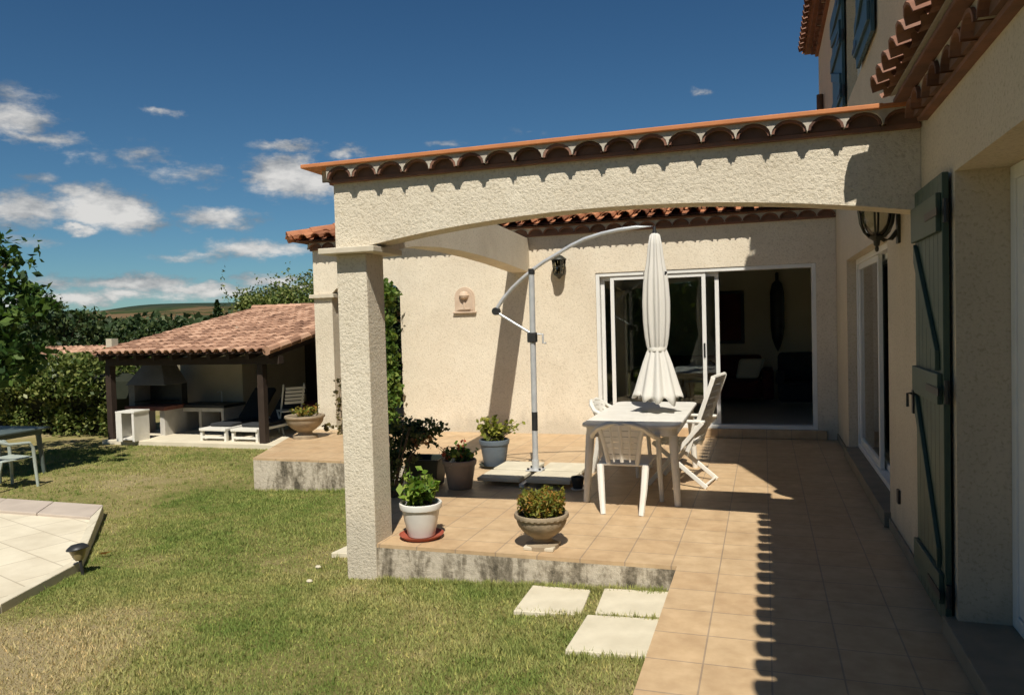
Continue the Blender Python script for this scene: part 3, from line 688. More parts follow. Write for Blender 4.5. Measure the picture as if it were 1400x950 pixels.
# ---- dining table
tb = thing('garden_table', 'white resin rectangular dining table under the folded umbrella', 'table', (-1.18, 7.80, 0))
TW, TL = .45, .97
tp = MB()
pts = []
for (sx,sy) in ((1,1),(-1,1),(-1,-1),(1,-1)):
    for q in range(6):
        t = q/5*pi/2 + {(1,1):0,(-1,1):pi/2,(-1,-1):pi,(1,-1):3*pi/2}[(sx,sy)]
        pts.append((sx*(TW-.10)+.10*cos(t), sy*(TL-.10)+.10*sin(t)))
tp.prism(pts, lambda a,b,d:(a,b,d), .705, .735); tp.build('table_top', PLASTIC, tb, bevel=.008)
MB().prism([(a*.93,b*.96) for a,b in pts], lambda a,b,d:(a,b,d), .63, .704).build('apron', PLASTIC, tb, bevel=.004)
for sx in (-1,1):
    for sy in (-1,1):
        MB().tube([(sx*(TW-.07),sy*(TL-.12),.64),(sx*(TW-.03),sy*(TL-.06),0)],[.042,.03],10).build('leg', PLASTIC, tb, smooth=True)
MB().tube([(0,0,.735),(0,0,.745)],.035,16).build('parasol_hole_cap', GREYP, tb)

# ---- resin armchair (low back)
def armchair(name, label, loc, rz, group, mt):
    c = thing(name, label, 'chair', loc, rz, group)
    st = MB(); st.prism([(-.22,-.20),(.22,-.20),(.25,.24),(-.25,.24)], lambda a,b,d:(a,b,d+.02*(b+.2)), .405, .43); st.build('seat', mt, c, bevel=.012)
    for s in (-1,1):
        MB().tube([(s*.165,-.30,0),(s*.185,-.245,.20),(s*.20,-.20,.42)],[.024,.03,.032],8).build('leg', mt, c, smooth=True)
        MB().tube([(s*.285,.25,0),(s*.27,.235,.30),(s*.268,.215,.56),(s*.27,.16,.635)],[.02,.024,.024,.024],8).build('leg', mt, c, smooth=True)
    hp = MB(); ring = [(-.27,.16,.635),(-.285,.0,.645),(-.28,-.13,.655),(-.25,-.23,.70),(-.19,-.285,.755),(-.10,-.315,.79),(0,-.325,.80)]
    ring = ring+[(-x,y,z) for x,y,z in ring[-2::-1]]; hp.tube(ring,[.024]*len(ring),8); hp.build('arm_hoop', mt, c, smooth=True)
    bk = MB(); k = 6
    for i in range(k):
        z0 = .46+i*.053; z1 = z0+.046; n = 8; vs = []
        for q in range(n+1):
            u = q/n*2-1; w = .118+.068*(z0-.43)/.33
            for zz, yy in ((z0,-.012),(z1,-.012),(z1,.012),(z0,.012)):
                vs.append((u*w, -.225-.27*(zz-.42)+.05*u*u+yy, zz+.012*(1-u*u)))
        fs = []
        for q in range(n):
            o = q*4
            for r_ in range(4): fs.append((o+r_, o+(r_+1)%4, o+4+(r_+1)%4, o+4+r_))
        fs += [(0,1,2,3),(n*4+3,n*4+2,n*4+1,n*4)]; bk.add(vs, fs)
    for s in (-1,1): bk.tube([(s*.125,-.185,.42),(s*.155,-.235,.62),(s*.19,-.28,.765)],.022,8)
    bk.tube([(0,-.235,.45),(0,-.325,.79)],.018,6)
    for s in (-1,1): bk.tube([(s*.07,-.232,.45),(s*.085,-.315,.78)],.010,6)
    bk.build('backrest', mt, c, smooth=True); return c
armchair('resin_armchair', 'white resin armchair with its slatted back to the viewer at the near table end', (-1.20,6.78,0), 0.02, None, PLASTIC)
armchair('resin_armchair', 'white resin armchair behind the left side of the dining table', (-1.52,8.35,0), -pi/2-.1, None, PLASTIC)
# ---- high-backed folding chair, side on
fc = thing('folding_chair', 'white high backed folding chair side on at the right of the table', 'chair', (-.60,7.86,0), pi/2-.17)
def fl(mb, p, q, w=.045, t=.022): mb.beam(p, q, t, w, (0,0,1))
for s in (-1,1):
    MB().beam((s*.245,.10,.36),(s*.245,-.17,1.10),.022,.045,(0,1,0)).build('back_stile', PLASTIC, fc, bevel=.006)
    MB().beam((s*.222,.46,.44),(s*.222,-.08,0.012),.02,.045,(0,1,0)).build('leg', PLASTIC, fc, bevel=.006)
    MB().beam((s*.27,-.06,.66),(s*.27,.50,0.012),.02,.045,(0,1,0)).build('leg', PLASTIC, fc, bevel=.006)
    MB().box((s*.245-.028,-.08,.652),(s*.245+.028,.42,.68)).build('armrest', PLASTIC, fc, bevel=.01)
sm = MB()
for i in range(7): sm.box((-.215,.04+i*.062,.415),(.215,.093+i*.062,.438))
sm.build('seat', PLASTIC, fc, bevel=.005)
sb = MB()
for i in range(9):
    z = .48+i*.067; y = .10-(z-.36)*.365; sb.box((-.228,y-.008,z),(.228,y+.010,z+.052))
sb.build('backrest', PLASTIC, fc, bevel=.004)
MB().tube([(-.25,-.165,1.10),(.25,-.165,1.10)],.022,8).build('head_rail', PLASTIC, fc, smooth=True)
MB().tube([(-.222,-.06,.03),(.222,-.06,.03)],.012,8).build('stretcher', PLASTIC, fc, smooth=True)

# ---- pots
def pot(name, label, cat, loc, prof, mt, fill, saucer=None, seg=40, rim='pot'):
    p = thing(name, label, cat, loc)
    z0 = 0
    if saucer:
        r, sm_ = saucer; z0 = .018
        MB().lathe([(.001,.004),(r*.84,.004),(r,.035),(r*1.02,.035),(r*.99,.030),(r*.86,.016),(.001,.016)],seg).build('saucer', sm_, p, smooth=True)
    MB().lathe([(a,b+z0) for a,b in prof],seg).build('pot', mt, p, smooth=True)
    rr, zz = fill; MB().lathe([(.001,zz+z0+.01),(rr*.6,zz+z0+.006),(rr,zz+z0)],24).build('soil', SOIL, p, smooth=True)
    return p, zz+z0
def flower_pot(R0, R1, H, lip=.018):
    return [(.001,.003),(R0,.003),(R0+.004,.012),(R0+(R1-R0)*.78,H*.80),(R1-.006,H*.80+.004),(R1,H*.82),(R1+.006,H*.93),(R1+.004,H-.004),(R1-.004,H),(R1-.014,H-.004),(R1-.02,H*.82),(R1-.022,H*.7)]
def sprigs(n, z0, h, spread, lean=(0,0), nl=9, seed=1):
    """points along stems rising from the soil, and the stems themselves"""
    r = random.Random(seed); P = []; st = MB()
    for i in range(n):
        a = r.uniform(0,2*pi); q = r.uniform(.3,1)*spread; hh = h*r.uniform(.6,1.05)
        b = (cos(a)*spread*.25, sin(a)*spread*.25, z0); e = (cos(a)*q+lean[0], sin(a)*q+lean[1], z0+hh); mdl = tuple((b[k]+e[k])/2+(0,0,hh*.12)[k] for k in range(3))
        st.tube([b,mdl,e],[.006,.004,.002],5)
        for j in range(nl):
            t = .25+.75*j/nl; p = [(1-t)**2*b[k]+2*t*(1-t)*mdl[k]+t*t*e[k]+r.gauss(0,.018) for k in range(3)]; P.append(p)
    return np.array(P), st
def stems(mb, parent): mb.build('stem', BROWNW if False else BARK, parent, smooth=True)

wp, z = pot('potted_plant', 'white pot of bright green leaves on a red saucer beside the porch column', 'potted plant', (-2.62,5.46,0), flower_pot(.105,.165,.27), POTW, (.142,.235), (.175,REDCLAY))
P, st = sprigs(30, z, .21, .18, (-.02,0), 13, 3); leaves('foliage', P, .075, LF_BRIGHT, wp, .6, .5); stems(st, wp)
P, st = sprigs(5, z, .34, .10, (-.06,0), 10, 5); leaves('foliage', P, .06, LF_BRIGHT, wp, .6, .3); stems(st, wp)

urnp = [(.001,.0),(.125,.0),(.125,.03),(.10,.04),(.075,.05),(.07,.075),(.085,.085),(.11,.10),(.15,.135),(.178,.175),(.188,.205),(.190,.225),(.202,.232),(.207,.245),(.202,.262),(.190,.264),(.178,.255),(.172,.22)]
ur, z = pot('stone_urn', 'cast stone pedestal urn of low succulents on the front terrace edge', 'urn', (-1.61,5.43,0), urnp, URNM, (.172,.235))
MB().box((-.115,-.115,-.0),(.115,.115,.028)).build('plinth', TRIM, ur, bevel=.006)
mo = MB(); nb = 26
for i in range(nb):
    a = 2*pi*i/nb; mo.tube([(.197*cos(a),.197*sin(a),.238),(.197*cos(a+.12),.197*sin(a+.12),.238)],.009,6)
mo.build('rim_moulding', URNM, ur, smooth=True)
n = 2600; a = RNG.uniform(0,2*pi,n); q = .178*np.sqrt(RNG.uniform(0,1,n)); hz = z+.02+RNG.uniform(0,1,n)**.45*(.135+.03*np.sin(a*5)+.02*RNG.normal(size=n))
leaves('foliage', np.stack([q*np.cos(a),q*np.sin(a),hz],1), .036, LF_SUCC, ur, .32, -.25)
sg = MB()
for i in range(70):
    a_ = random.uniform(0,2*pi); q_ = .155*sqrt(random.random()); sg.tube([(q_*cos(a_)*.9,q_*sin(a_)*.9,z),(q_*cos(a_)*1.05,q_*sin(a_)*1.05,z+.10)],[.006,.003],5)
sg.build('stem', LF_SUCC, ur, smooth=True)

tp_, z = pot('potted_plant', 'taupe pot of red geraniums left of the blue pot', 'potted plant', (-3.0,7.20,0), flower_pot(.12,.172,.30), POTT, (.148,.26))
P, st = sprigs(22, z, .17, .21, (.03,0), 10, 8); leaves('foliage', P, .055, LF_CLIMB, tp_, .8, .5); stems(st, tp_)
P, st = sprigs(9, z, .22, .26, (-.12,0), 5, 18); leaves('blossom', P, .045, PETAL_R, tp_, .9, .3); stems(st, tp_)
leaves('blossom', np.array([[-.02,-.12,z+.03]])+RNG.normal(size=(16,3))*.022, .045, PETAL_W, tp_, .9)

bl, z = pot('potted_plant', 'blue grey pot with a yellow green spreading plant by the wall', 'potted plant', (-3.03,8.35,0), flower_pot(.125,.175,.31), POTB, (.15,.27), (.185,POTD))
P, st = sprigs(22, z, .30, .18, (-.05,0), 12, 11); leaves('foliage', P, .06, LF_YELL, bl, .7, .4); stems(st, bl)
P, st = sprigs(10, z, .27, .12, (.26,0), 12, 13); leaves('foliage', P, .055, LF_YELL, bl, .7, .4); stems(st, bl)

dk = thing('square_planter', 'empty dark green square planter in the shade beside the taupe pot', 'planter', (-3.40,7.26,0), .1)
MB().add([(-.14,-.14,.003),(.14,-.14,.003),(.14,.14,.003),(-.14,.14,.003),(-.185,-.185,.30),(.185,-.185,.30),(.185,.185,.30),(-.185,.185,.30),(-.165,-.165,.30),(.165,-.165,.30),(.165,.165,.30),(-.165,.165,.30),(-.155,-.155,.22),(.155,-.155,.22),(.155,.155,.22),(-.155,.155,.22)],
    [(3,2,1,0)]+[(i,(i+1)%4,4+(i+1)%4,4+i) for i in range(4)]+[(4+i,4+(i+1)%4,8+(i+1)%4,8+i) for i in range(4)]+[(8+i,8+(i+1)%4,12+(i+1)%4,12+i) for i in range(4)]).build('tub', POTD, dk, bevel=.008)
MB().box((-.158,-.158,.19),(.158,.158,.24)).build('soil', SOIL, dk)
sp_ = thing('small_pot', 'small black pot between the umbrella base and the table leg', 'pot', (-1.795,7.36,0))
MB().lathe([(.001,.012),(.045,.012),(.052,.03),(.064,.10),(.068,.125),(.066,.132),(.058,.13),(.052,.10),(.001,.095)],20).build('pot', BLACK, sp_, smooth=True)
MB().lathe([(.001,.002),(.06,.002),(.072,.014),(.068,.016),(.001,.010)],20).build('saucer', PLASTIC, sp_, smooth=True)
# far urn on the wide bulge of the terrace
fu, z = pot('stone_urn', 'wide terracotta coloured bowl urn at the far left terrace edge', 'urn', (-6.72,10.02,0), [(a*1.48,b*1.35) for a,b in urnp], URNM, (.255,.315))
P, st = sprigs(40, z, .17, .27, (0,0), 8, 21); leaves('foliage', P, .05, LF_SUCC, fu, .6, .3)
# dark rose bush and the climber on the wing corner
rb = thing('rose_bush', 'dark leaved rose bush behind the white pot at the column', 'shrub', (-3.45,6.75,0))
P = np.concatenate([clumps((.13,.1,.62),(.34,.22,.13),18,950,.10,.2), clumps((-.05,.05,.42),(.20,.2,.2),14,650,.09,.2), clumps((-.10,-.1,.25),(.13,.14,.2),8,300,.09,.2)])
leaves('foliage', P, .05, LF_ROSE, rb, .7, .2)
st = MB()
for i in range(9):
    a_ = random.uniform(0,2*pi); st.tube([(.03*cos(a_)-.05,.03*sin(a_)-.05,0),(.10*cos(a_),.10*sin(a_),.35),(.26*cos(a_)+.03,.2*sin(a_)+.1,.70)],[.010,.007,.004],6)
st.build('stem', BARK, rb, smooth=True)
leaves('blossom', clumps((.24,.0,.56),(.16,.12,.05),7,40,.05,.3), .05, leafmat('withered petals', [(0,(.22,.09,.03)),(1,(.42,.24,.10))]), rb, .8)
cl = thing('climbing_plant', 'green climber growing up beside the arched opening of the wing', 'climber', (-5.62,10.6,0))
P = np.concatenate([clumps((.02,.05,.2+.25*i),(.15,.12,.18),9,260,.11,.2) for i in range(9)]); leaves('foliage', P, .085, LF_CLIMB, cl, .7, .2)
st = MB(); st.tube([(0,.1,0),(.04,.1,.6),(-.05,.1,1.2),(.0,.12,2.0)],[.018,.014,.01,.006],6); st.build('stem', BARK, cl, smooth=True)
sh = thing('evergreen_shrub', 'dark evergreen shrub seen through the arched opening of the wing', 'shrub', (-7.9,15.6,-.46))
leaves('foliage', clumps((0,0,1.7),(1.1,1.0,1.5),40,3200,.4,.3), .13, LF_DARK, sh); MB().tube([(0,0,0),(0,0,1.6)],[.06,.03],7).build('trunk', BARK, sh)
tw = thing('thorny_stem', 'sparse leafy stem climbing the porch column of the wing', 'climber', (-6.35,10.45,0))
st = MB(); pth = [(0,0,0),(.03,0,.25),(-.03,0,.5),(.03,0,.8)]; st.tube(pth,[.010,.008,.006,.004],6); st.build('stem', BARK, tw, smooth=True)
leaves('foliage', np.concatenate([clumps((random.uniform(-.05,.05),0,.1*i+.05),(.06,.05,.05),3,14,.06,.2) for i in range(9)]+[clumps((-.12,-.05,.10),(.2,.1,.08),8,60,.06,.2)]), .06, leafmat('bronze leaves', [(0,(.06,.05,.02)),(1,(.16,.13,.04))]), tw, .7)

# ---- wall fixtures
wl = thing('wall_lantern', 'small black caged lantern on the sunlit wall left of the sliding door', 'wall lamp', (-2.84,WY,2.30))
MB().box((-.045,-.015,.12),(.045,-.001,.30)).build('back_plate', IRON, wl, bevel=.004)
ln = MB()
for a_ in range(6):
    t = a_*pi/3; ln.tube([(.075*cos(t),-.13+.075*sin(t),.07),(.10*cos(t),-.13+.10*sin(t),.28)],.008,6)
for (r,zz) in ((.075,.07),(.088,.18),(.10,.28)): ln.tube([(r*cos(t*pi/9),-.13+r*sin(t*pi/9),zz) for t in range(19)],.007,6)
ln.build('cage', IRON, wl, smooth=True)
MB().lathe([(.115,.28),(.11,.295),(.06,.335),(.02,.355),(.012,.385),(.001,.39)],18,(0,-.13,0)).build('cap', IRON, wl, smooth=True)
MB().lathe([(.001,.0),(.02,.01),(.03,.03),(.075,.06),(.001,.065)],18,(0,-.13,0)).build('base', IRON, wl, smooth=True)
MB().lathe([(.068,.075),(.092,.275)],6,(0,-.13,0)).build('glass', LGLASS, wl)
MB().tube([(0,-.01,.20),(0,-.06,.16),(0,-.10,.05)],.010,6).build('bracket', IRON, wl, smooth=True)
bl2 = thing('wall_lantern', 'large bronze glass lantern on a scrolled bracket on the shaded right wall', 'wall lamp', (WX,5.98,2.12)); bl2.scale = (.9,.9,.9)
MB().box((-.022,-.05,.06),(-.001,.05,.46)).build('back_plate', IRON, bl2, bevel=.006)
MB().tube([(-.015,0,.16),(-.06,0,.10),(-.11,0,.09),(-.15,0,.12)],[.02,.018,.016,.016],8).build('bracket', IRON, bl2, smooth=True)
LC = (-.165,0,0)
MB().lathe([(.001,.0),(.012,.01),(.016,.03),(.01,.045),(.022,.055),(.026,.09),(.06,.115),(.066,.125)],20,LC).build('finial', IRON, bl2, smooth=True)
MB().lathe([(.055,.125),(.095,.16),(.125,.23),(.138,.32),(.135,.42)],24,LC).build('glass', LGLASS, bl2, smooth=True)
cg = MB()
for a_ in range(6):
    t = a_*pi/3+.3; cg.tube([(LC[0]+r*cos(t),r*sin(t),zz) for r,zz in ((.06,.118),(.10,.16),(.13,.23),(.142,.32),(.139,.43))],.009,6)
cg.tube([(LC[0]+.14*cos(t*pi/10),.14*sin(t*pi/10),.425) for t in range(21)],.011,6)
cg.build('cage', IRON, bl2, smooth=True)
MB().lathe([(.165,.43),(.15,.46),(.08,.53),(.03,.55),(.03,.58),(.001,.59)],24,LC).build('cap', IRON, bl2, smooth=True)
pq = thing('wall_plaque', 'arched terracotta relief plaque on the sunlit wall', 'wall plaque', (-4.39,WY,1.86))
pp = [(-.165,0),(.165,0),(.165,.24)]+[(.165*cos(t*pi/12),.24+.15*sin(t*pi/12)) for t in range(1,12)]+[(-.165,.24)]
PQ = M('pinkish clay', (.60,.46,.335), (.50,.37,.26), 9, .9, .5, 40)
MB().prism(pp, lambda a,b,d:(a,d,b), -.02, -.001).build('plaque', PQ, pq, bevel=.006)
rf = MB(); rf.prism([(a*.82,.03+b*.86) for a,b in pp], lambda a,b,d:(a,d,b), -.028, -.0205)
rf.tube([(0,-.03,.06),(0,-.03,.22)],[.018,.012],8); rf.lathe([(.001,.0),(.07,.03),(.085,.07),(.06,.12),(.001,.14)],16,(0,-.02,.19)); rf.box((-.10,-.042,.04),(.10,-.0285,.065))
rf.build('relief', PQ, pq, bevel=.003); MB().box((-.19,-.045,-.012),(.19,-.001,.012)).build('ledge', PQ, pq, bevel=.004)

# ---- living room furniture glimpsed through the open door
sf = thing('sofa', 'dark red sofa with a pale cushion inside the living room', 'sofa', (-1.15,14.6,.10))
MB().box((-1.1,-.40,.10),(1.1,.40,.42)).build('seat', REDC, sf, bevel=.05); MB().box((-1.1,.22,.42),(1.1,.45,.85)).build('backrest', REDC, sf, bevel=.06)
for s in (-1,1): MB().box((s*1.1,-.42,.08),(s*1.3,.45,.62)).build('armrest', REDC, sf, bevel=.05)
cu = tag(MB().prism([(-.2,0),(.2,0),(.23,.36),(-.23,.36)], lambda a,b,d:(-.32+a+b*.3,14.62+d+b*.2,.53+b), -.06, .06).build('cushion', ROOMW, None, bevel=.04), 'pale cushion leaning on the dark red sofa', 'cushion')
ac = thing('upholstered_armchair', 'dark upholstered armchair inside the living room on the right', 'armchair', (.58,14.0,.10))
MB().box((-.36,-.36,.10),(.36,.36,.42)).build('seat', DKC, ac, bevel=.05); MB().box((-.36,.20,.42),(.36,.40,.92)).build('backrest', DKC, ac, bevel=.07)
for s in (-1,1): MB().box((s*.26,-.38,.42),(s*.40,.2,.62)).build('armrest', DKC, ac, bevel=.04)
pf = thing('picture_frame', 'dark framed picture on the living room wall above the sofa', 'picture', (-.62,15.29,1.15))
MB().box((-.26,-.035,0),(.26,-.001,1.02)).build('frame', BLACK, pf, bevel=.01); MB().box((-.20,-.042,.06),(.20,-.036,.96)).build('picture', REDC, pf)
wh = tag(MB().lathe([(.004,-.75),(.05,-.66),(.10,-.5),(.125,-.3),(.125,.35),(.09,.52),(.03,.58),(.03,.72),(.001,.74)],16,(.24,15.15,1.75)).build('wall_hanging', BLACK, None, smooth=True), 'long black tapered hanging on the living room wall', 'wall hanging')
# ================================================================== LAWN
def slab(label, pts, z, h=.03):
    cx = sum(p[0] for p in pts)/4; cy = sum(p[1] for p in pts)/4
    mb = MB(); mb.prism([(a-cx,b-cy) for a,b in pts], lambda a,b,d:(a,b,d), -.03, h)
    o = mb.build('paving_slab', STONE, None, bevel=.006); o.location = (cx,cy,z)
    tag(o, label, 'paving slab', 'pale stepping stones set in the lawn')
slab('pale paving slab in the lawn at the foot of the kerb, left of two', [(-1.60,5.13),(-1.18,5.14),(-1.145,4.68),(-1.585,4.64)], gz(-1.4,5))
slab('pale paving slab in the lawn between the kerb and the tiled path', [(-1.08,5.13),(-.64,5.17),(-.64,4.72),(-1.05,4.68)], gz(-.9,5))
slab('nearest and largest pale paving slab beside the tiled path', [(-1.09,4.64),(-.645,4.68),(-.645,4.14),(-1.10,4.10)], gz(-.9,4.4))
slab('pale paving slab half hidden behind the porch column', [(-3.62,5.72),(-3.2,5.75),(-3.17,6.12),(-3.58,6.1)], gz(-3.4,5.9)+.005)
gl = thing('garden_light', 'small black cone garden light leaning at the pool paving corner', 'garden light', (-5.66,5.02,gz(-5.66,5.02)))
MB().tube([(0,0,-.05),(-.035,0,.14)],.013,8).build('stake', BLACK, gl, smooth=True)
tl = Matrix.Rotation(-.16,4,'Y')
def tilt(mb): mb.v = [tuple(tl @ Vector(v) + Vector((-.04,0,.13))) for v in mb.v]; return mb
tilt(MB().lathe([(.001,0),(.03,.005),(.045,.03),(.072,.10)],18)).build('lens', M('amber lens', (.35,.27,.13), (.28,.21,.1), 8, .3), gl, smooth=True)
tilt(MB().lathe([(.076,.098),(.092,.105),(.088,.118),(.05,.145),(.001,.15)],18)).build('lid', BLACK, gl, smooth=True)
lf = MB().add([(-.055,0,0),(-.02,-.032,.014),(.03,-.028,.018),(.062,0,.03),(.03,.028,.018),(-.02,.032,.014),(0,0,-.004)], [(0,1,6),(1,2,6),(2,3,6),(3,4,6),(4,5,6),(5,0,6)]).build('fallen_leaf', leafmat('dry orange leaf', [(0,(.50,.22,.09)),(1,(.55,.26,.12))]), None)
lf.location = (-5.95,5.52,gz(-5.95,5.52)+.035); lf.rotation_euler = (-.35,.1,.6); tag(lf, 'dry orange leaf on the grass beside the pool coping', 'leaf')
for i,(x,y,l) in enumerate(((-3.42,5.08,'pale pebble in the grass left of the porch column, the nearer one'),(-3.56,5.42,'pale pebble in the grass left of the porch column, the farther one'))):
    o = MB().lathe([(.001,-.02),(.035,-.01),(.045,.01),(.03,.03),(.001,.036)],10).build('pebble', STONE, None, smooth=True); o.location = (x,y,gz(x,y)+.012); o.scale = (.6,.45,.5); tag(o, l, 'pebble')

# left garden table and chair
lt = thing('garden_table', 'dark green garden table on the lawn under the tree', 'table', (-11.55,8.45,gz(-10.6,8.3)), .05)
MB().box((-.95,-.45,.69),(.95,.45,.725)).build('table_top', DKTAB, lt, bevel=.01)
MB().box((-.87,-.38,.62),(.87,.38,.689)).build('apron', DKTAB, lt, bevel=.006)
for sx in (-1,1):
    for sy in (-1,1): MB().tube([(sx*.82,sy*.34,.64),(sx*.86,sy*.38,0)],[.04,.028],10).build('leg', DKTAB, lt, smooth=True)
armchair('resin_armchair', 'grey green resin chair pushed under the dark lawn table', (-10.18,7.85,gz(-10.2,7.85)), -.1, None, GREYP)

# ================================================================== OPEN GARDEN SHELTER
SZ = -.46
she = thing('garden_shelter', 'open garden shelter with a pink tiled roof on dark wooden posts', 'garden shelter', (-10.3,13.2,SZ))
SX0, SX1, SYF, SYR = -12.15, -8.25, 11.25, 16.1
E0, E1 = 1.24, 2.12
MB().box((-12.25,11.42,SZ-.2),(-8.3,16.6,-.375)).build('floor_slab', POOLST, she, world=True, bevel=.01)
for x in (-12.12,-8.62): MB().box((x-.065,11.5,-.376),(x+.065,11.63,1.06)).build('post', WOODD, she, world=True, bevel=.008)
MB().box((SX0,11.49,1.06),(SX1+.05,11.64,1.20)).build('beam', WOODD, she, world=True, bevel=.006)
rfm = MB()
for i in range(10):
    x = SX0+.06+i*(SX1-SX0-.12)/9; rfm.beam((x,SYF+.06,E0-.03),(x,SYR,E1-.05),.07,.10)
rfm.build('rafter', WOODD, she, world=True)
ss = Vector((0,SYR-SYF,E1-E0)).normalized()
MB().add([(SX0,SYF,E0+.02),(SX1,SYF,E0+.02),(SX1,SYR,E1+.02),(SX0,SYR,E1+.02),(SX0,SYF,E0+.04),(SX1,SYF,E0+.04),(SX1,SYR,E1+.04),(SX0,SYR,E1+.04)],[(3,2,1,0),(4,5,6,7),(0,1,5,4),(1,2,6,5),(2,3,7,6),(3,0,4,7)]).build('roof_board', WOODD, she, world=True)
canal_roof((SX0,SYF-.06,E0+.045),(1,0,0),ss,SX1-SX0,lambda c:4.98,she,TERRAS,period=.185,r=.078,expo=.30)
MB().add([(SX0,SYR,E1+.03),(SX1,SYR,E1+.03),(SX1,SYR+2,E1-.4),(SX0,SYR+2,E1-.4)],[(0,1,2,3)]).build('rear_roof', TERRAS, she, world=True)
rg = MB()
for i in range(11): rg.tube([(SX0-.03+i*.36,SYR,E1+.075),(SX0-.03+(i+1.1)*.36,SYR,E1+.075)],[.098,.085],10)
rg.build('ridge_tile', TERRAS, she, world=True)
vg = MB()
for i in range(15):
    a = Vector((SX1+.0,SYF-.04,E0+.07)); vg.tube([a+ss*i*.33, a+ss*(i*.33+.37)],[.085,.07],8)
vg.build('verge_tile', TERRAS, she, world=True)
WHM = M('cream shelter plaster', (.50,.45,.34), (.44,.39,.29), 3, .9, .3, 40)
MB().box((-12.0,13.3,-.376),(-10.55,13.45,1.42)).build('side_wall', WHM, she, world=True)
MB().box((-10.52,15.6,-.376),(-8.3,15.75,1.95)).build('back_wall', M('brown shelter boards', (.06,.045,.03), (.04,.03,.02), 4, .9), she, world=True)
MB().box((-10.55,13.3,-.376),(-10.40,15.75,1.75)).build('side_wall', WHM, she, world=True)
# masonry barbecue
bq = thing('masonry_barbecue', 'white masonry barbecue with a brick shelf and dark tapering hood', 'barbecue', (-11.75,12.35,-.375))
MB().box((-.52,-.25,0),(-.40,.35,.50)).build('side_wall', WHITEW, bq); MB().box((.28,-.25,0),(.40,.35,.50)).build('side_wall', WHITEW, bq)
MB().box((-.55,-.30,.50),(.45,.38,.58)).build('brick_shelf', BRICK, bq, bevel=.006)
MB().box((-.53,.22,.581),(.42,.38,1.0)).build('back_panel', BLACK, bq); MB().box((-.53,-.2,.581),(-.38,.219,1.0)).build('cheek', GREYW, bq)
MB().add([(-.55,-.26,1.0),(.44,-.26,1.0),(.44,.38,1.0),(-.55,.38,1.0),(-.22,.02,1.52),(.12,.02,1.52),(.12,.34,1.52),(-.22,.34,1.52)],[(3,2,1,0),(4,5,6,7),(0,1,5,4),(1,2,6,5),(2,3,7,6),(3,0,4,7)]).build('hood', GREYW, bq, bevel=.01)
gq = MB()
for i in range(9): gq.tube([(-.36+i*.09,-.24,.66),(-.36+i*.09,.2,.66)],.007,6)
gq.build('grill', IRON, bq)
# kitchen counter
kc = thing('outdoor_counter', 'outdoor sink counter with pale frames against the shelter wall', 'counter', (-10.92,12.85,-.375))
MB().box((-.62,-.28,.50),(.62,.40,.56)).build('worktop', BLACK, kc, bevel=.006)
for x in (-.58,-.03,.52): MB().box((x,-.25,0),(x+.06,.38,.499)).build('side_panel', WHITEW, kc)
MB().box((-.519,-.24,.42),(.519,.36,.498)).build('frame_rail', WHITEW, kc); MB().box((-.519,.30,0),(.519,.36,.419)).build('back_panel', BROWNW, kc)
MB().tube([(.1,.3,.56),(.1,.3,.78),(.1,.18,.78)],.012,8).build('tap', ALU, kc, smooth=True)
# white open cabinet on the slab edge
wb = thing('white_cabinet', 'white open fronted cabinet standing at the left shelter post', 'cabinet', (-11.55,11.50,-.375), .05)
MB().box((-.20,-.20,0),(-.15,.20,.54)).build('side_panel', PLASTIC, wb); MB().box((.15,-.20,0),(.20,.20,.54)).build('side_panel', PLASTIC, wb)
MB().box((-.215,-.21,.541),(.215,.21,.575)).build('top', PLASTIC, wb, bevel=.005); MB().box((-.149,-.19,.03),(.149,.19,.06)).build('shelf', PLASTIC, wb); MB().box((-.149,.17,.061),(.149,.19,.54)).build('back_panel', BROWNW, wb)
MB().box((-.202,-.215,.002),(-.07,-.202,.54)).build('door', PLASTIC, wb)
# two loungers with charcoal cushions
def lounger(label, loc, rz):
    o = thing('sun_lounger', label, 'sun lounger', loc, rz, 'sun loungers under the shelter')
    fr = MB()
    for s in (-1,1): fr.box((s*.27-.025,0,.19),(s*.27+.025,1.75,.24))
    fr.box((-.245,0,.19),(.245,.05,.24)); fr.box((-.245,1.70,.19),(.245,1.75,.24)); fr.build('frame', PLASTIC, o, bevel=.006)
    sl_ = MB()
    for i in range(9): sl_.box((-.245,.06+i*.115,.20),(.245,.15+i*.115,.235))
    sl_.build('slats', PLASTIC, o)
    for s in (-1,1):
        for y in (.03,1.6): MB().box((s*.27-.024,y,0),(s*.27+.024,y+.06,.189)).build('leg', PLASTIC, o)
    MB().box((-.245,.025,.05),(.245,.06,.09)).build('stretcher', PLASTIC, o)
    MB().box((-.25,.25,.242),(.25,1.15,.30)).build('cushion', DKC, o, bevel=.02)
    MB().add([(-.25,1.12,.26),(.25,1.12,.26),(.25,1.68,.80),(-.25,1.68,.80),(-.25,1.07,.32),(.25,1.07,.32),(.25,1.63,.86),(-.25,1.63,.86)],[(3,2,1,0),(4,5,6,7),(0,1,5,4),(1,2,6,5),(2,3,7,6),(3,0,4,7)]).build('backrest', DKC, o, bevel=.02)
    return o
lounger('white sun lounger with charcoal cushion, the left of two under the shelter', (-9.80,11.60,-.375), .0)
lounger('white sun lounger with charcoal cushion, right of two beside the shelter post', (-9.10,11.60,-.375), -.03)
ck = thing('folding_chair', 'pale folding chair in the shelter shade right of the wooden post', 'chair', (-8.85,12.75,-.375), .9)
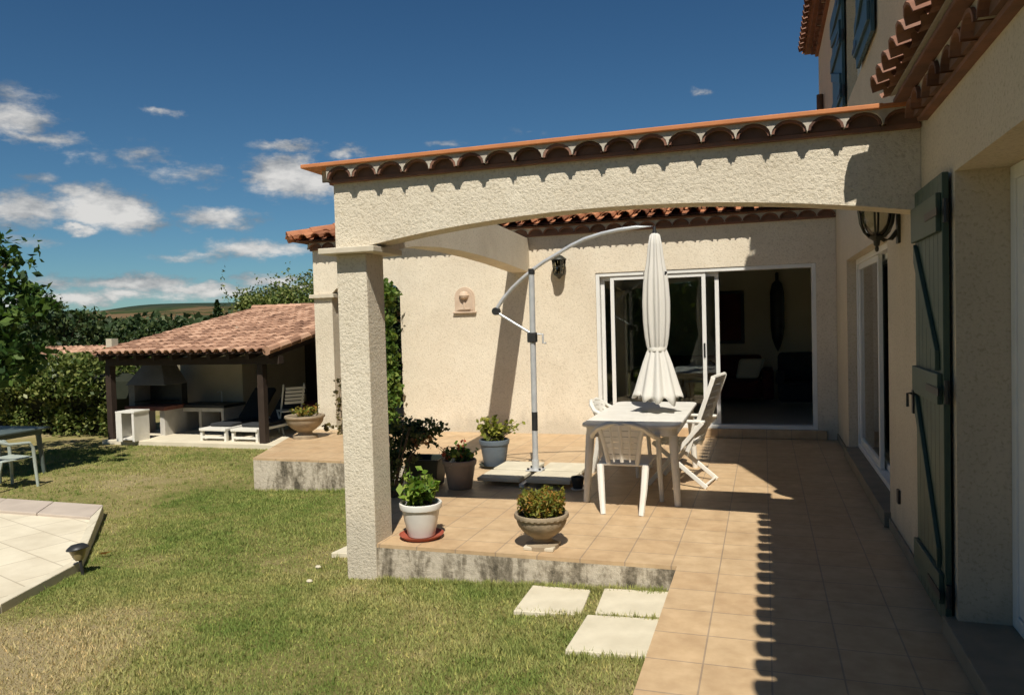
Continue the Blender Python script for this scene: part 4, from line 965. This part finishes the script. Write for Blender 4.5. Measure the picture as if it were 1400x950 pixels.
for s in (-1,1):
    MB().beam((s*.22,-.2,0),(s*.22,.2,.44),.02,.04,(0,1,0)).build('leg', PLASTIC, ck); MB().beam((s*.20,.22,0),(s*.20,-.22,.98),.02,.04,(0,1,0)).build('back_stile', PLASTIC, ck)
MB().box((-.23,-.16,.44),(.23,.24,.465)).build('seat', PLASTIC, ck, bevel=.006)
bk = MB()
for i in range(5): bk.box((-.185,-.235+.02-.03*i*.9,.60+i*.07),(.185,-.215+.02-.03*i*.9,.65+i*.07))
bk.build('backrest', PLASTIC, ck)
bn = thing('cushioned_bench', 'wooden bench with a maroon cushion deep in the shelter', 'bench', (-8.75,13.8,-.375))
MB().box((-.4,-.6,.36),(.4,.6,.42)).build('seat', BROWNW, bn); MB().box((-.38,-.58,.421),(.38,.58,.53)).build('cushion', MAROON, bn, bevel=.03)
for sx in (-1,1):
    for sy in (-1,1): MB().box((sx*.36-.03,sy*.55-.03,0),(sx*.36+.03,sy*.55+.03,.359)).build('leg', BROWNW, bn)

# ================================================================== PLANTING AND FAR SETTING
def tree(name, label, loc, trunk_h, crown_c, rad, nclump, nleaf, cr, lsize, mt, group=None, shell=.35, limbs=7, tr=.12, extra=None):
    t = thing(name, label, 'tree', loc, 0, group)
    P = clumps(crown_c, rad, nclump, nleaf, cr, shell)
    if extra is not None: P = np.concatenate([P, extra])
    leaves('crown', P, lsize, mt, t, .6, .25)
    tk = MB(); tk.tube([(0,0,-.2),(.03,0,trunk_h*.5),(crown_c[0]*.4,crown_c[1]*.4,trunk_h),(crown_c[0],crown_c[1],crown_c[2]+rad[2]*.4)],[tr*1.25,tr,tr*.8,tr*.25],9)
    for i in range(limbs):
        a = 2*pi*i/limbs+random.uniform(-.3,.3); e = (crown_c[0]+rad[0]*.75*cos(a), crown_c[1]+rad[1]*.75*sin(a), crown_c[2]+rad[2]*random.uniform(-.3,.6))
        b = (crown_c[0]*.4,crown_c[1]*.4,trunk_h*random.uniform(.8,1.0)); md = tuple((b[k]+e[k])/2+(0,0,.1*rad[2])[k] for k in range(3)); tk.tube([b,md,e],[tr*.5,tr*.3,tr*.1],6)
    tk.build('trunk', BARK, t, smooth=True); return t
ex = np.concatenate([clumps((1.95,.0,2.55),(.50,.45,.22),8,190,.16,.2), clumps((1.25,-.1,3.45),(.4,.4,.22),6,120,.17,.2), clumps((1.35,.1,1.85),(.45,.5,.45),12,420,.25,.2)])
tree('broad_leaved_tree', 'large leaved garden tree leaning in over the lawn table at the left edge', (-12.1,8.3,gz(-12,8.3)), 1.5, (-.15,-.05,2.55), (1.75,1.5,1.4), 70, 5200, .40, .15, LF_TREE, None, .3, 9, .12, ex)

hd = thing('clipped_hedge', 'sunlit evergreen hedge behind the lawn table left of the shelter', 'hedge', (-15.5,12.6,-.46))
n = 26000; X = RNG.uniform(-3.2,2.72,n); Z = RNG.uniform(0,1,n)**.75; top = 1.58+.09*np.sin(X*3.1)+.06*np.sin(X*7.7+1); Y = RNG.uniform(-1,1,n)
ZS = np.clip((Z-.40)/.2,0,1); Y = np.sign(Y)*np.abs(Y)**.35*(.85-.12*Z**3)*(.45+.55*ZS*ZS*(3-2*ZS))+RNG.normal(size=n)*.07; lump = .12*np.sin(X*5+Z*4)+.08*np.sin(X*11-Z*9)
P = np.stack([X, np.where(Y<0,Y-lump,Y), np.minimum(Z*1.08,1.0)*top+RNG.normal(size=n)*.045], 1)
leaves('foliage', P, .095, LF_HEDGE, hd, .6, .35)
hs = MB()
for i in range(20):
    x = -3.1+i*.30; hs.tube([(x,random.uniform(-.3,.3),-.1),(x+random.uniform(-.2,.2),random.uniform(-.4,.4),1.2)],[.03,.012],6)
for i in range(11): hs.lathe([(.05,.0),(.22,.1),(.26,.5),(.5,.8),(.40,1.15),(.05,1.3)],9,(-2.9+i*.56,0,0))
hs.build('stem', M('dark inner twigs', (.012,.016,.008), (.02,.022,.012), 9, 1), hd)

bh = thing('boundary_hedge', 'tall dark boundary hedge behind the viewpoint, mirrored in the sliding door', 'hedge', (-4,-10,gz(-4,-10)))
leaves('foliage', clumps((0,0,2.0),(9,1.0,2.2),120,14000,.9,.1), .26, LF_CLIMB, bh, .6, .3)
MB().box((-9,-.3,0),(9,.3,3.4)).build('stem', M('dense hedge core', (.012,.018,.008), (.02,.026,.012), 5, 1), bh)

far = [('round dark tree rising left of the shelter roof in the distance', (-47,41), 5.6, (3.0,3.0,2.2), 'LF_DARK'),
       ('dark spreading tree left of the round one, behind the garden tree', (-54,42), 5.2, (3.4,3.0,2.0), 'LF_FAR'),
       ('dense tree just beyond the far tiled roofs', (-50,52), 5.3, (3.4,3,2.1), 'LF_DARK'),
       ('low bushy tree right of the far tiled roofs', (-47.5,60), 4.6, (3.2,3,1.9), 'LF_FAR'),
       ('pale bushy tree left of the cypress beyond the shelter roof', (-44,58), 4.8, (3.0,3,1.8), 'LF_FAR'),
       ('squat dark tree right of the cypress beyond the shelter roof', (-38.5,56), 5.0, (3.0,3,1.9), 'LF_DARK'),
       ('small round tree close left of the cypress', (-41.0,55), 4.6, (2.2,2.2,1.6), 'LF_DARK'),
       ('low broad tree in front of the far fields', (-58,62), 4.9, (4,3,2.0), 'LF_FAR')]
for lab,(x,y),h,rad,mt in far:
    z = gz(x,y); tree('distant_tree', lab, (x,y,z), h*.4, (0,0,h-rad[2]), rad, 44, 4200, .95, .36, globals()[mt], 'trees beyond the garden', .3, 4, .16)
cy = thing('cypress', 'slim dark cypress rising above the shelter roof', 'tree', (-47.0,57,gz(-47,57)))
n = 1500; zz = RNG.uniform(0,1,n); rr = .75*np.sin(np.clip(zz*1.02,0,1)**.6*pi)**.8+.05; aa = RNG.uniform(0,2*pi,n); q = rr*RNG.uniform(.4,1,n)**.5
leaves('crown', np.stack([q*np.cos(aa),q*np.sin(aa),.4+zz*6.2],1), .35, LF_DARK, cy, .5, .8); MB().tube([(0,0,-.2),(0,0,5)],[.16,.05],7).build('trunk', BARK, cy)
ex2 = np.concatenate([np.stack([np.full(26,random.uniform(-2.6,2.4))+np.linspace(0,random.uniform(-.3,.3),26), np.full(26,random.uniform(-1.2,1.2)), np.linspace(2.8,random.uniform(3.6,4.4),26)],1)+RNG.normal(size=(26,3))*.05 for i in range(26)])
tree('twiggy_tree', 'light twiggy tree with upright shoots behind the shelter ridge', (-15.2,22.5,gz(-15,22)), 1.4, (.3,0,2.85), (2.9,1.7,1.0), 60, 26000, .55, .11, LF_HEDGE, None, .2, 9, .1, ex2)
tree('broad_leaved_tree', 'dark tree behind the side porch of the wing', (-12.2,24.0,gz(-12,24)), 1.4, (0,0,2.6), (1.8,1.7,1.5), 30, 2500, .5, .19, LF_DARK, None, .2, 7, .1)
# far woodland that reads as one mass
pts = []
for i in range(900):
    a = RNG.uniform(radians(18), radians(64)); r = RNG.uniform(75,170); x, y = -r*sin(a), r*cos(a); h = RNG.uniform(2.6,4.2)+.034*r; k = 60; w = RNG.uniform(2.0,4.0)
    g = RNG.normal(size=(k,3)); g /= np.linalg.norm(g,axis=1)[:,None]; g *= np.array([w,w,h*.6]); g[:,2] = np.abs(g[:,2])*1.1
    pts.append(g+np.array([x,y,gz(x,y)+h*.2]))
struct(leaves('distant_wood', np.concatenate(pts), .85, LF_FAR, None, .7, .4), 'stuff')
# far houses
def farhouse(label, x0, x1, y0, y1, zb_, ze, zr_, chim):
    h = thing('tiled_house', label, 'house', ((x0+x1)/2,(y0+y1)/2,zb_))
    MB().box((x0+.3,y0+.3,zb_),(x1-.3,y1-.3,ze-.02)).build('wall', WHM, h, world=True)
    ym = (y0+y1)/2; sl2 = Vector((0,ym-y0,zr_-ze)); L = sl2.length
    canal_roof((x0,y0,ze+.03),(1,0,0),sl2,x1-x0,lambda c:L,h,TERRAS,period=.42,r=.19,expo=.6,under=False)
    MB().add([(x0,y0,ze),(x1,y0,ze),(x1,ym,zr_),(x0,ym,zr_),(x0,y1,ze),(x1,y1,ze)],[(0,1,2,3),(3,2,5,4),(0,3,4),(1,5,2)]).build('roof', TERRAS, h, world=True)
    MB().box((chim,ym-.9,ze+.2),(chim+.45,ym-.4,zr_+.55)).build('chimney', WHM, h, world=True)
    w = MB(); w.box((x0+1.2,y0+.26,ze-1.6),(x0+2.0,y0+.299,ze-.5)); w.build('window', BLACK, h, world=True)
farhouse('far pink tiled house roof at the left end of the shelter', -47,-37.4,35,40,-2.4,.02,.78,-38.6)
farhouse('farther low tiled house behind the shelter roof edge', -73,-65.0,69,76,-4,.15,1.3,-69)

# ---- grass: blades over the lawn in view
def grass():
    P = []
    def put(n, xr, yr):
        p = np.stack([RNG.uniform(*xr,n), RNG.uniform(*yr,n)],1); P.append(p)
    put(220000,(-6.3,-.55),(2.6,5.25)); put(120000,(-7.2,-2.9),(4.4,8.4)); put(70000,(-12.8,-3.2),(5.2,11.45)); put(14000,(-13,-7.2),(9,11.5))
    p = np.concatenate(P); x, y = p[:,0], p[:,1]
    ok = ~((x > -3.16)&(y > 5.20)&(x>-3.8)) & ~((x>-.595)) & ~((x>-3.15)&(y>5.2))
    ok &= ~((x > -6.42-(y-8.36)*.36)&(y > 8.34)) & ~((x>-3.96)&(y>5.6)&(x>-3.1-(y-5.6)*.42))
    # pool surround
    edge = np.where(y > 5.14, -5.82-(y-5.14)*.9157, np.where(y > 4.15, -5.52-(y-4.15)*.303, -5.2-(y-2.2)*.1641))
    ok &= ~((y < 6.97)&(x < edge+.01))
    for (a,b,c,d) in ((-1.575,-1.175,4.69,5.11),(-1.045,-.64,4.725,5.125),(-1.065,-.64,4.15,4.65),(-3.57,-3.2,5.76,6.08)):
        ok &= ~((x>a)&(x<b)&(y>c)&(y<d))
    x, y = x[ok], y[ok]; n = len(x)
    # the turf is thin where it has been trodden bare
    bare = np.sqrt(((x+4.7)*.62)**2+((y-3.55)*1.15)**2)
    pat = .5+.5*np.sin(x*2.3+1.7*np.sin(y*1.9))*np.sin(y*2.9+1.3*np.sin(x*1.3))
    keep = (RNG.uniform(0,1,n) < np.clip(.25+bare*.75,0,1))&(RNG.uniform(0,1,n) < .55+.45*pat)
    x, y, pat, bare = x[keep], y[keep], pat[keep], bare[keep]; n = len(x)
    z = np.maximum(-.18-.045*np.maximum(0,-x-.6), -.46)
    kerb = np.exp(-np.abs(y-5.16)*14)*(x>-2.9)
    h = (.012+.020*RNG.uniform(0,1,n)**1.6)*(.6+.6*pat)*(1+.7*kerb); a = RNG.uniform(0,2*pi,n); w = .0024+.0020*RNG.uniform(0,1,n)+.0004*y
    ln = h*RNG.uniform(.2,1.1,n); b = RNG.uniform(0,2*pi,n)
    V = np.empty((n,3,3)); V[:,0] = np.stack([x-w*np.cos(a),y-w*np.sin(a),z-.004],1); V[:,1] = np.stack([x+w*np.cos(a),y+w*np.sin(a),z-.004],1)
    V[:,2] = np.stack([x+ln*np.cos(b),y+ln*np.sin(b),z+h],1)
    # uneven tufts and coarser weeds, thicker along the kerb and the slabs
    T = []; tx = RNG.uniform(-12,-.7,2600); ty = RNG.uniform(2.6,11.3,2600)
    ex_ = np.concatenate([np.stack([RNG.uniform(-2.85,-.65,260), np.full(260,5.19)-RNG.uniform(0,.06,260)],1), np.stack([RNG.uniform(-6.4,-3.1,200), np.full(200,8.33)-RNG.uniform(0,.06,200)],1),
        np.stack([RNG.uniform(-1.7,-.65,160), RNG.choice([5.14,4.665,4.09],160)+RNG.normal(size=160)*.012],1), np.stack([np.full(90,-.615)-RNG.uniform(0,.03,90), RNG.uniform(2.6,4.1,90)],1)])
    c = np.concatenate([np.stack([tx,ty],1), ex_]); x0, y0 = c[:,0], c[:,1]
    ed = np.where(y0 > 5.14, -5.82-(y0-5.14)*.9157, np.where(y0 > 4.15, -5.52-(y0-4.15)*.303, -5.2-(y0-2.2)*.1641))
    ok = ~((x0 > -3.17)&(y0 > 5.2)) & ~((x0 > -6.44-(y0-8.36)*.36)&(y0 > 8.34)) & ~((x0>-3.98)&(y0>5.6)&(x0>-3.15-(y0-5.6)*.42)) & ~((y0 < 7.0)&(x0 < ed+.02)) & ~((x0>-1.58)&(x0<-.65)&(y0>4.14)&(y0<5.10)&~((y0>4.64)&(y0<4.69)))
    c = c[ok]; k = 11; cc = np.repeat(c, k, 0); n2 = len(cc); x2 = cc[:,0]+RNG.normal(size=n2)*.014; y2 = cc[:,1]+RNG.normal(size=n2)*.014
    z2 = np.maximum(-.18-.045*np.maximum(0,-x2-.6), -.46); h2 = RNG.uniform(.022,.062,n2); w2 = RNG.uniform(.003,.007,n2); a2 = RNG.uniform(0,2*pi,n2); b2 = RNG.uniform(0,2*pi,n2); l2 = h2*RNG.uniform(.1,.8,n2)
    V2 = np.empty((n2,3,3)); V2[:,0] = np.stack([x2-w2*np.cos(a2),y2-w2*np.sin(a2),z2-.004],1); V2[:,1] = np.stack([x2+w2*np.cos(a2),y2+w2*np.sin(a2),z2-.004],1)
    V2[:,2] = np.stack([x2+l2*np.cos(b2),y2+l2*np.sin(b2),z2+h2],1); V = np.concatenate([V, V2])
    struct(npmesh('grass', V.reshape(-1,3), 3, BLADE), 'stuff')
grass()

# ================================================================== LIGHT AND SKY
SUNV = Vector((.225,-.67,1)).normalized()
ld = bpy.data.lights.new('sun','SUN'); ld.energy = 4.8; ld.angle = radians(.53); ld.color = (1,.955,.87)
sun = bpy.data.objects.new('sun', ld); COL.objects.link(sun); sun.rotation_euler = SUNV.to_track_quat('Z','Y').to_euler(); sun.location = (6,-15,22)
W = bpy.data.worlds.new('World'); S.world = W; W.use_nodes = True; wn = W.node_tree
bg = wn.nodes['Background']; sky = N(wn,'ShaderNodeTexSky', sky_type='NISHITA'); sky.sun_disc = False
sky.sun_elevation = asin(SUNV.z); sky.sun_rotation = atan2(SUNV.x, SUNV.y); sky.air_density = 1.0; sky.dust_density = .1; sky.ozone_density = 4.0; sky.altitude = 150
bg.inputs[1].default_value = .05
tc = N(wn,'ShaderNodeTexCoord'); dv = tc.outputs['Generated']
sx = N(wn,'ShaderNodeSeparateXYZ'); wn.links.new(dv, sx.inputs[0])
skc = mixc(wn, 1, sky.outputs[0], ramp(wn, [(.05,(.62,.93,1.03)),(.45,(.42,.73,.90))], sx.outputs[2]).outputs[0], 'MULTIPLY')
def mth(op, a, b=None, clamp=False):
    mm = N(wn,'ShaderNodeMath', operation=op); mm.use_clamp = clamp
    for i, v in enumerate((a,b)):
        if v is None: continue
        if hasattr(v,'is_output'): wn.links.new(v, mm.inputs[i])
        else: mm.inputs[i].default_value = v
    return mm.outputs[0]
azn = mth('ARCTAN2', mth('MULTIPLY', sx.outputs[0], -1), sx.outputs[1]); eln = mth('ARCSINE', sx.outputs[2])
cmb = N(wn,'ShaderNodeCombineXYZ'); wn.links.new(azn, cmb.inputs[0]); wn.links.new(eln, cmb.inputs[1]); ae = cmb.outputs[0]
clouds = [(5,160,62,26,.8),(45,188,75,10,.62),(25,285,62,24,.95),(135,284,54,30,1.15),(178,296,42,26,1.1),(100,262,30,16,.7),(104,313,22,9,.85),(195,212,34,18,.42),(222,152,26,6,.5),(255,238,60,22,.42),(300,300,62,16,.8),
          (395,200,52,9,.72),(392,240,56,32,1.2),(432,252,48,26,1.05),(476,208,34,11,.7),(350,342,80,15,.85),(290,350,40,10,.5),(185,386,80,13,1.0),(110,408,46,10,.95),(300,398,90,12,.8),(230,405,90,8,.45),(60,245,26,10,.4),(125,215,26,14,.4),(50,410,80,11,.85),(160,401,70,9,.8),(255,394,70,10,.85),(375,384,60,11,.8),(430,395,60,10,.8),(30,330,50,10,.4),(250,352,50,9,.45),(956,128,20,6,.45),(612,195,34,6,.4),(20,130,40,16,.5),(70,385,60,12,.6),(720,182,30,5,.25)]
acc = None
wz = noise(wn, mapping(wn, ae, (1,1.7,1)), 24, 7, .62); wv = N(wn,'ShaderNodeVectorMath', operation='MULTIPLY_ADD'); wn.links.new(wz.outputs['Color'], wv.inputs[0]); wv.inputs[1].default_value = (.055,.028,0); wv.inputs[2].default_value = (-.0275,-.014,0)
wa = N(wn,'ShaderNodeVectorMath', operation='ADD'); wn.links.new(ae, wa.inputs[0]); wn.links.new(wv.outputs[0], wa.inputs[1]); aw = wa.outputs[0]
low = None
for (px,py,a,b,s) in clouds:
    d = direction(px,py); az, el = atan2(-d.x,d.y), asin(d.z); ca, cb = a/CF*.95, b/CF*.95
    sb = N(wn,'ShaderNodeVectorMath', operation='SUBTRACT'); wn.links.new(aw, sb.inputs[0]); sb.inputs[1].default_value = (az,el,0)
    ml = N(wn,'ShaderNodeVectorMath', operation='MULTIPLY'); wn.links.new(sb.outputs[0], ml.inputs[0]); ml.inputs[1].default_value = (1/ca,1/cb,0)
    le = N(wn,'ShaderNodeVectorMath', operation='LENGTH'); wn.links.new(ml.outputs[0], le.inputs[0])
    v = mth('MULTIPLY', mth('SUBTRACT', 1.25, le.outputs['Value']), s); acc = v if acc is None else mth('MAXIMUM', acc, v)
    se = N(wn,'ShaderNodeSeparateXYZ'); wn.links.new(ml.outputs[0], se.inputs[0])
# other fair-weather clouds all round the sky, out of the picture
nz = noise(wn, mapping(wn, ae, (1,2.2,1)), 30, 8, .64)
den = mth('ADD', acc, mth('MULTIPLY', mth('SUBTRACT', nz.outputs['Fac'], .5), 1.35))
alpha = N(wn,'ShaderNodeMapRange', interpolation_type='SMOOTHSTEP'); wn.links.new(den, alpha.inputs[0]); alpha.inputs[1].default_value = .08; alpha.inputs[2].default_value = .85; alpha.inputs[4].default_value = .93
nz2 = noise(wn, mapping(wn, ae, (1,2.2,1), (0,.035,0)), 14, 5, .6)
shd = ramp(wn, [(.35,(3.6,4.0,4.5)),(.62,(12.5,12.2,11.7))], mth('ADD', mth('MULTIPLY', den, .22), mth('MULTIPLY', nz2.outputs['Fac'], .72)))
fin = mixc(wn, alpha.outputs[0], skc, shd.outputs[0])
wn.links.new(fin, bg.inputs[0])
vs_ = S.view_settings; vs_.view_transform = 'Standard'; vs_.look = 'None'; vs_.exposure = 0.25; vs_.gamma = 1
S.display_settings.display_device = 'sRGB'
S.render.engine = 'CYCLES'; S.cycles.max_bounces = 6; S.cycles.diffuse_bounces = 3; S.cycles.use_light_tree = False; S.cycles.transparent_max_bounces = 12
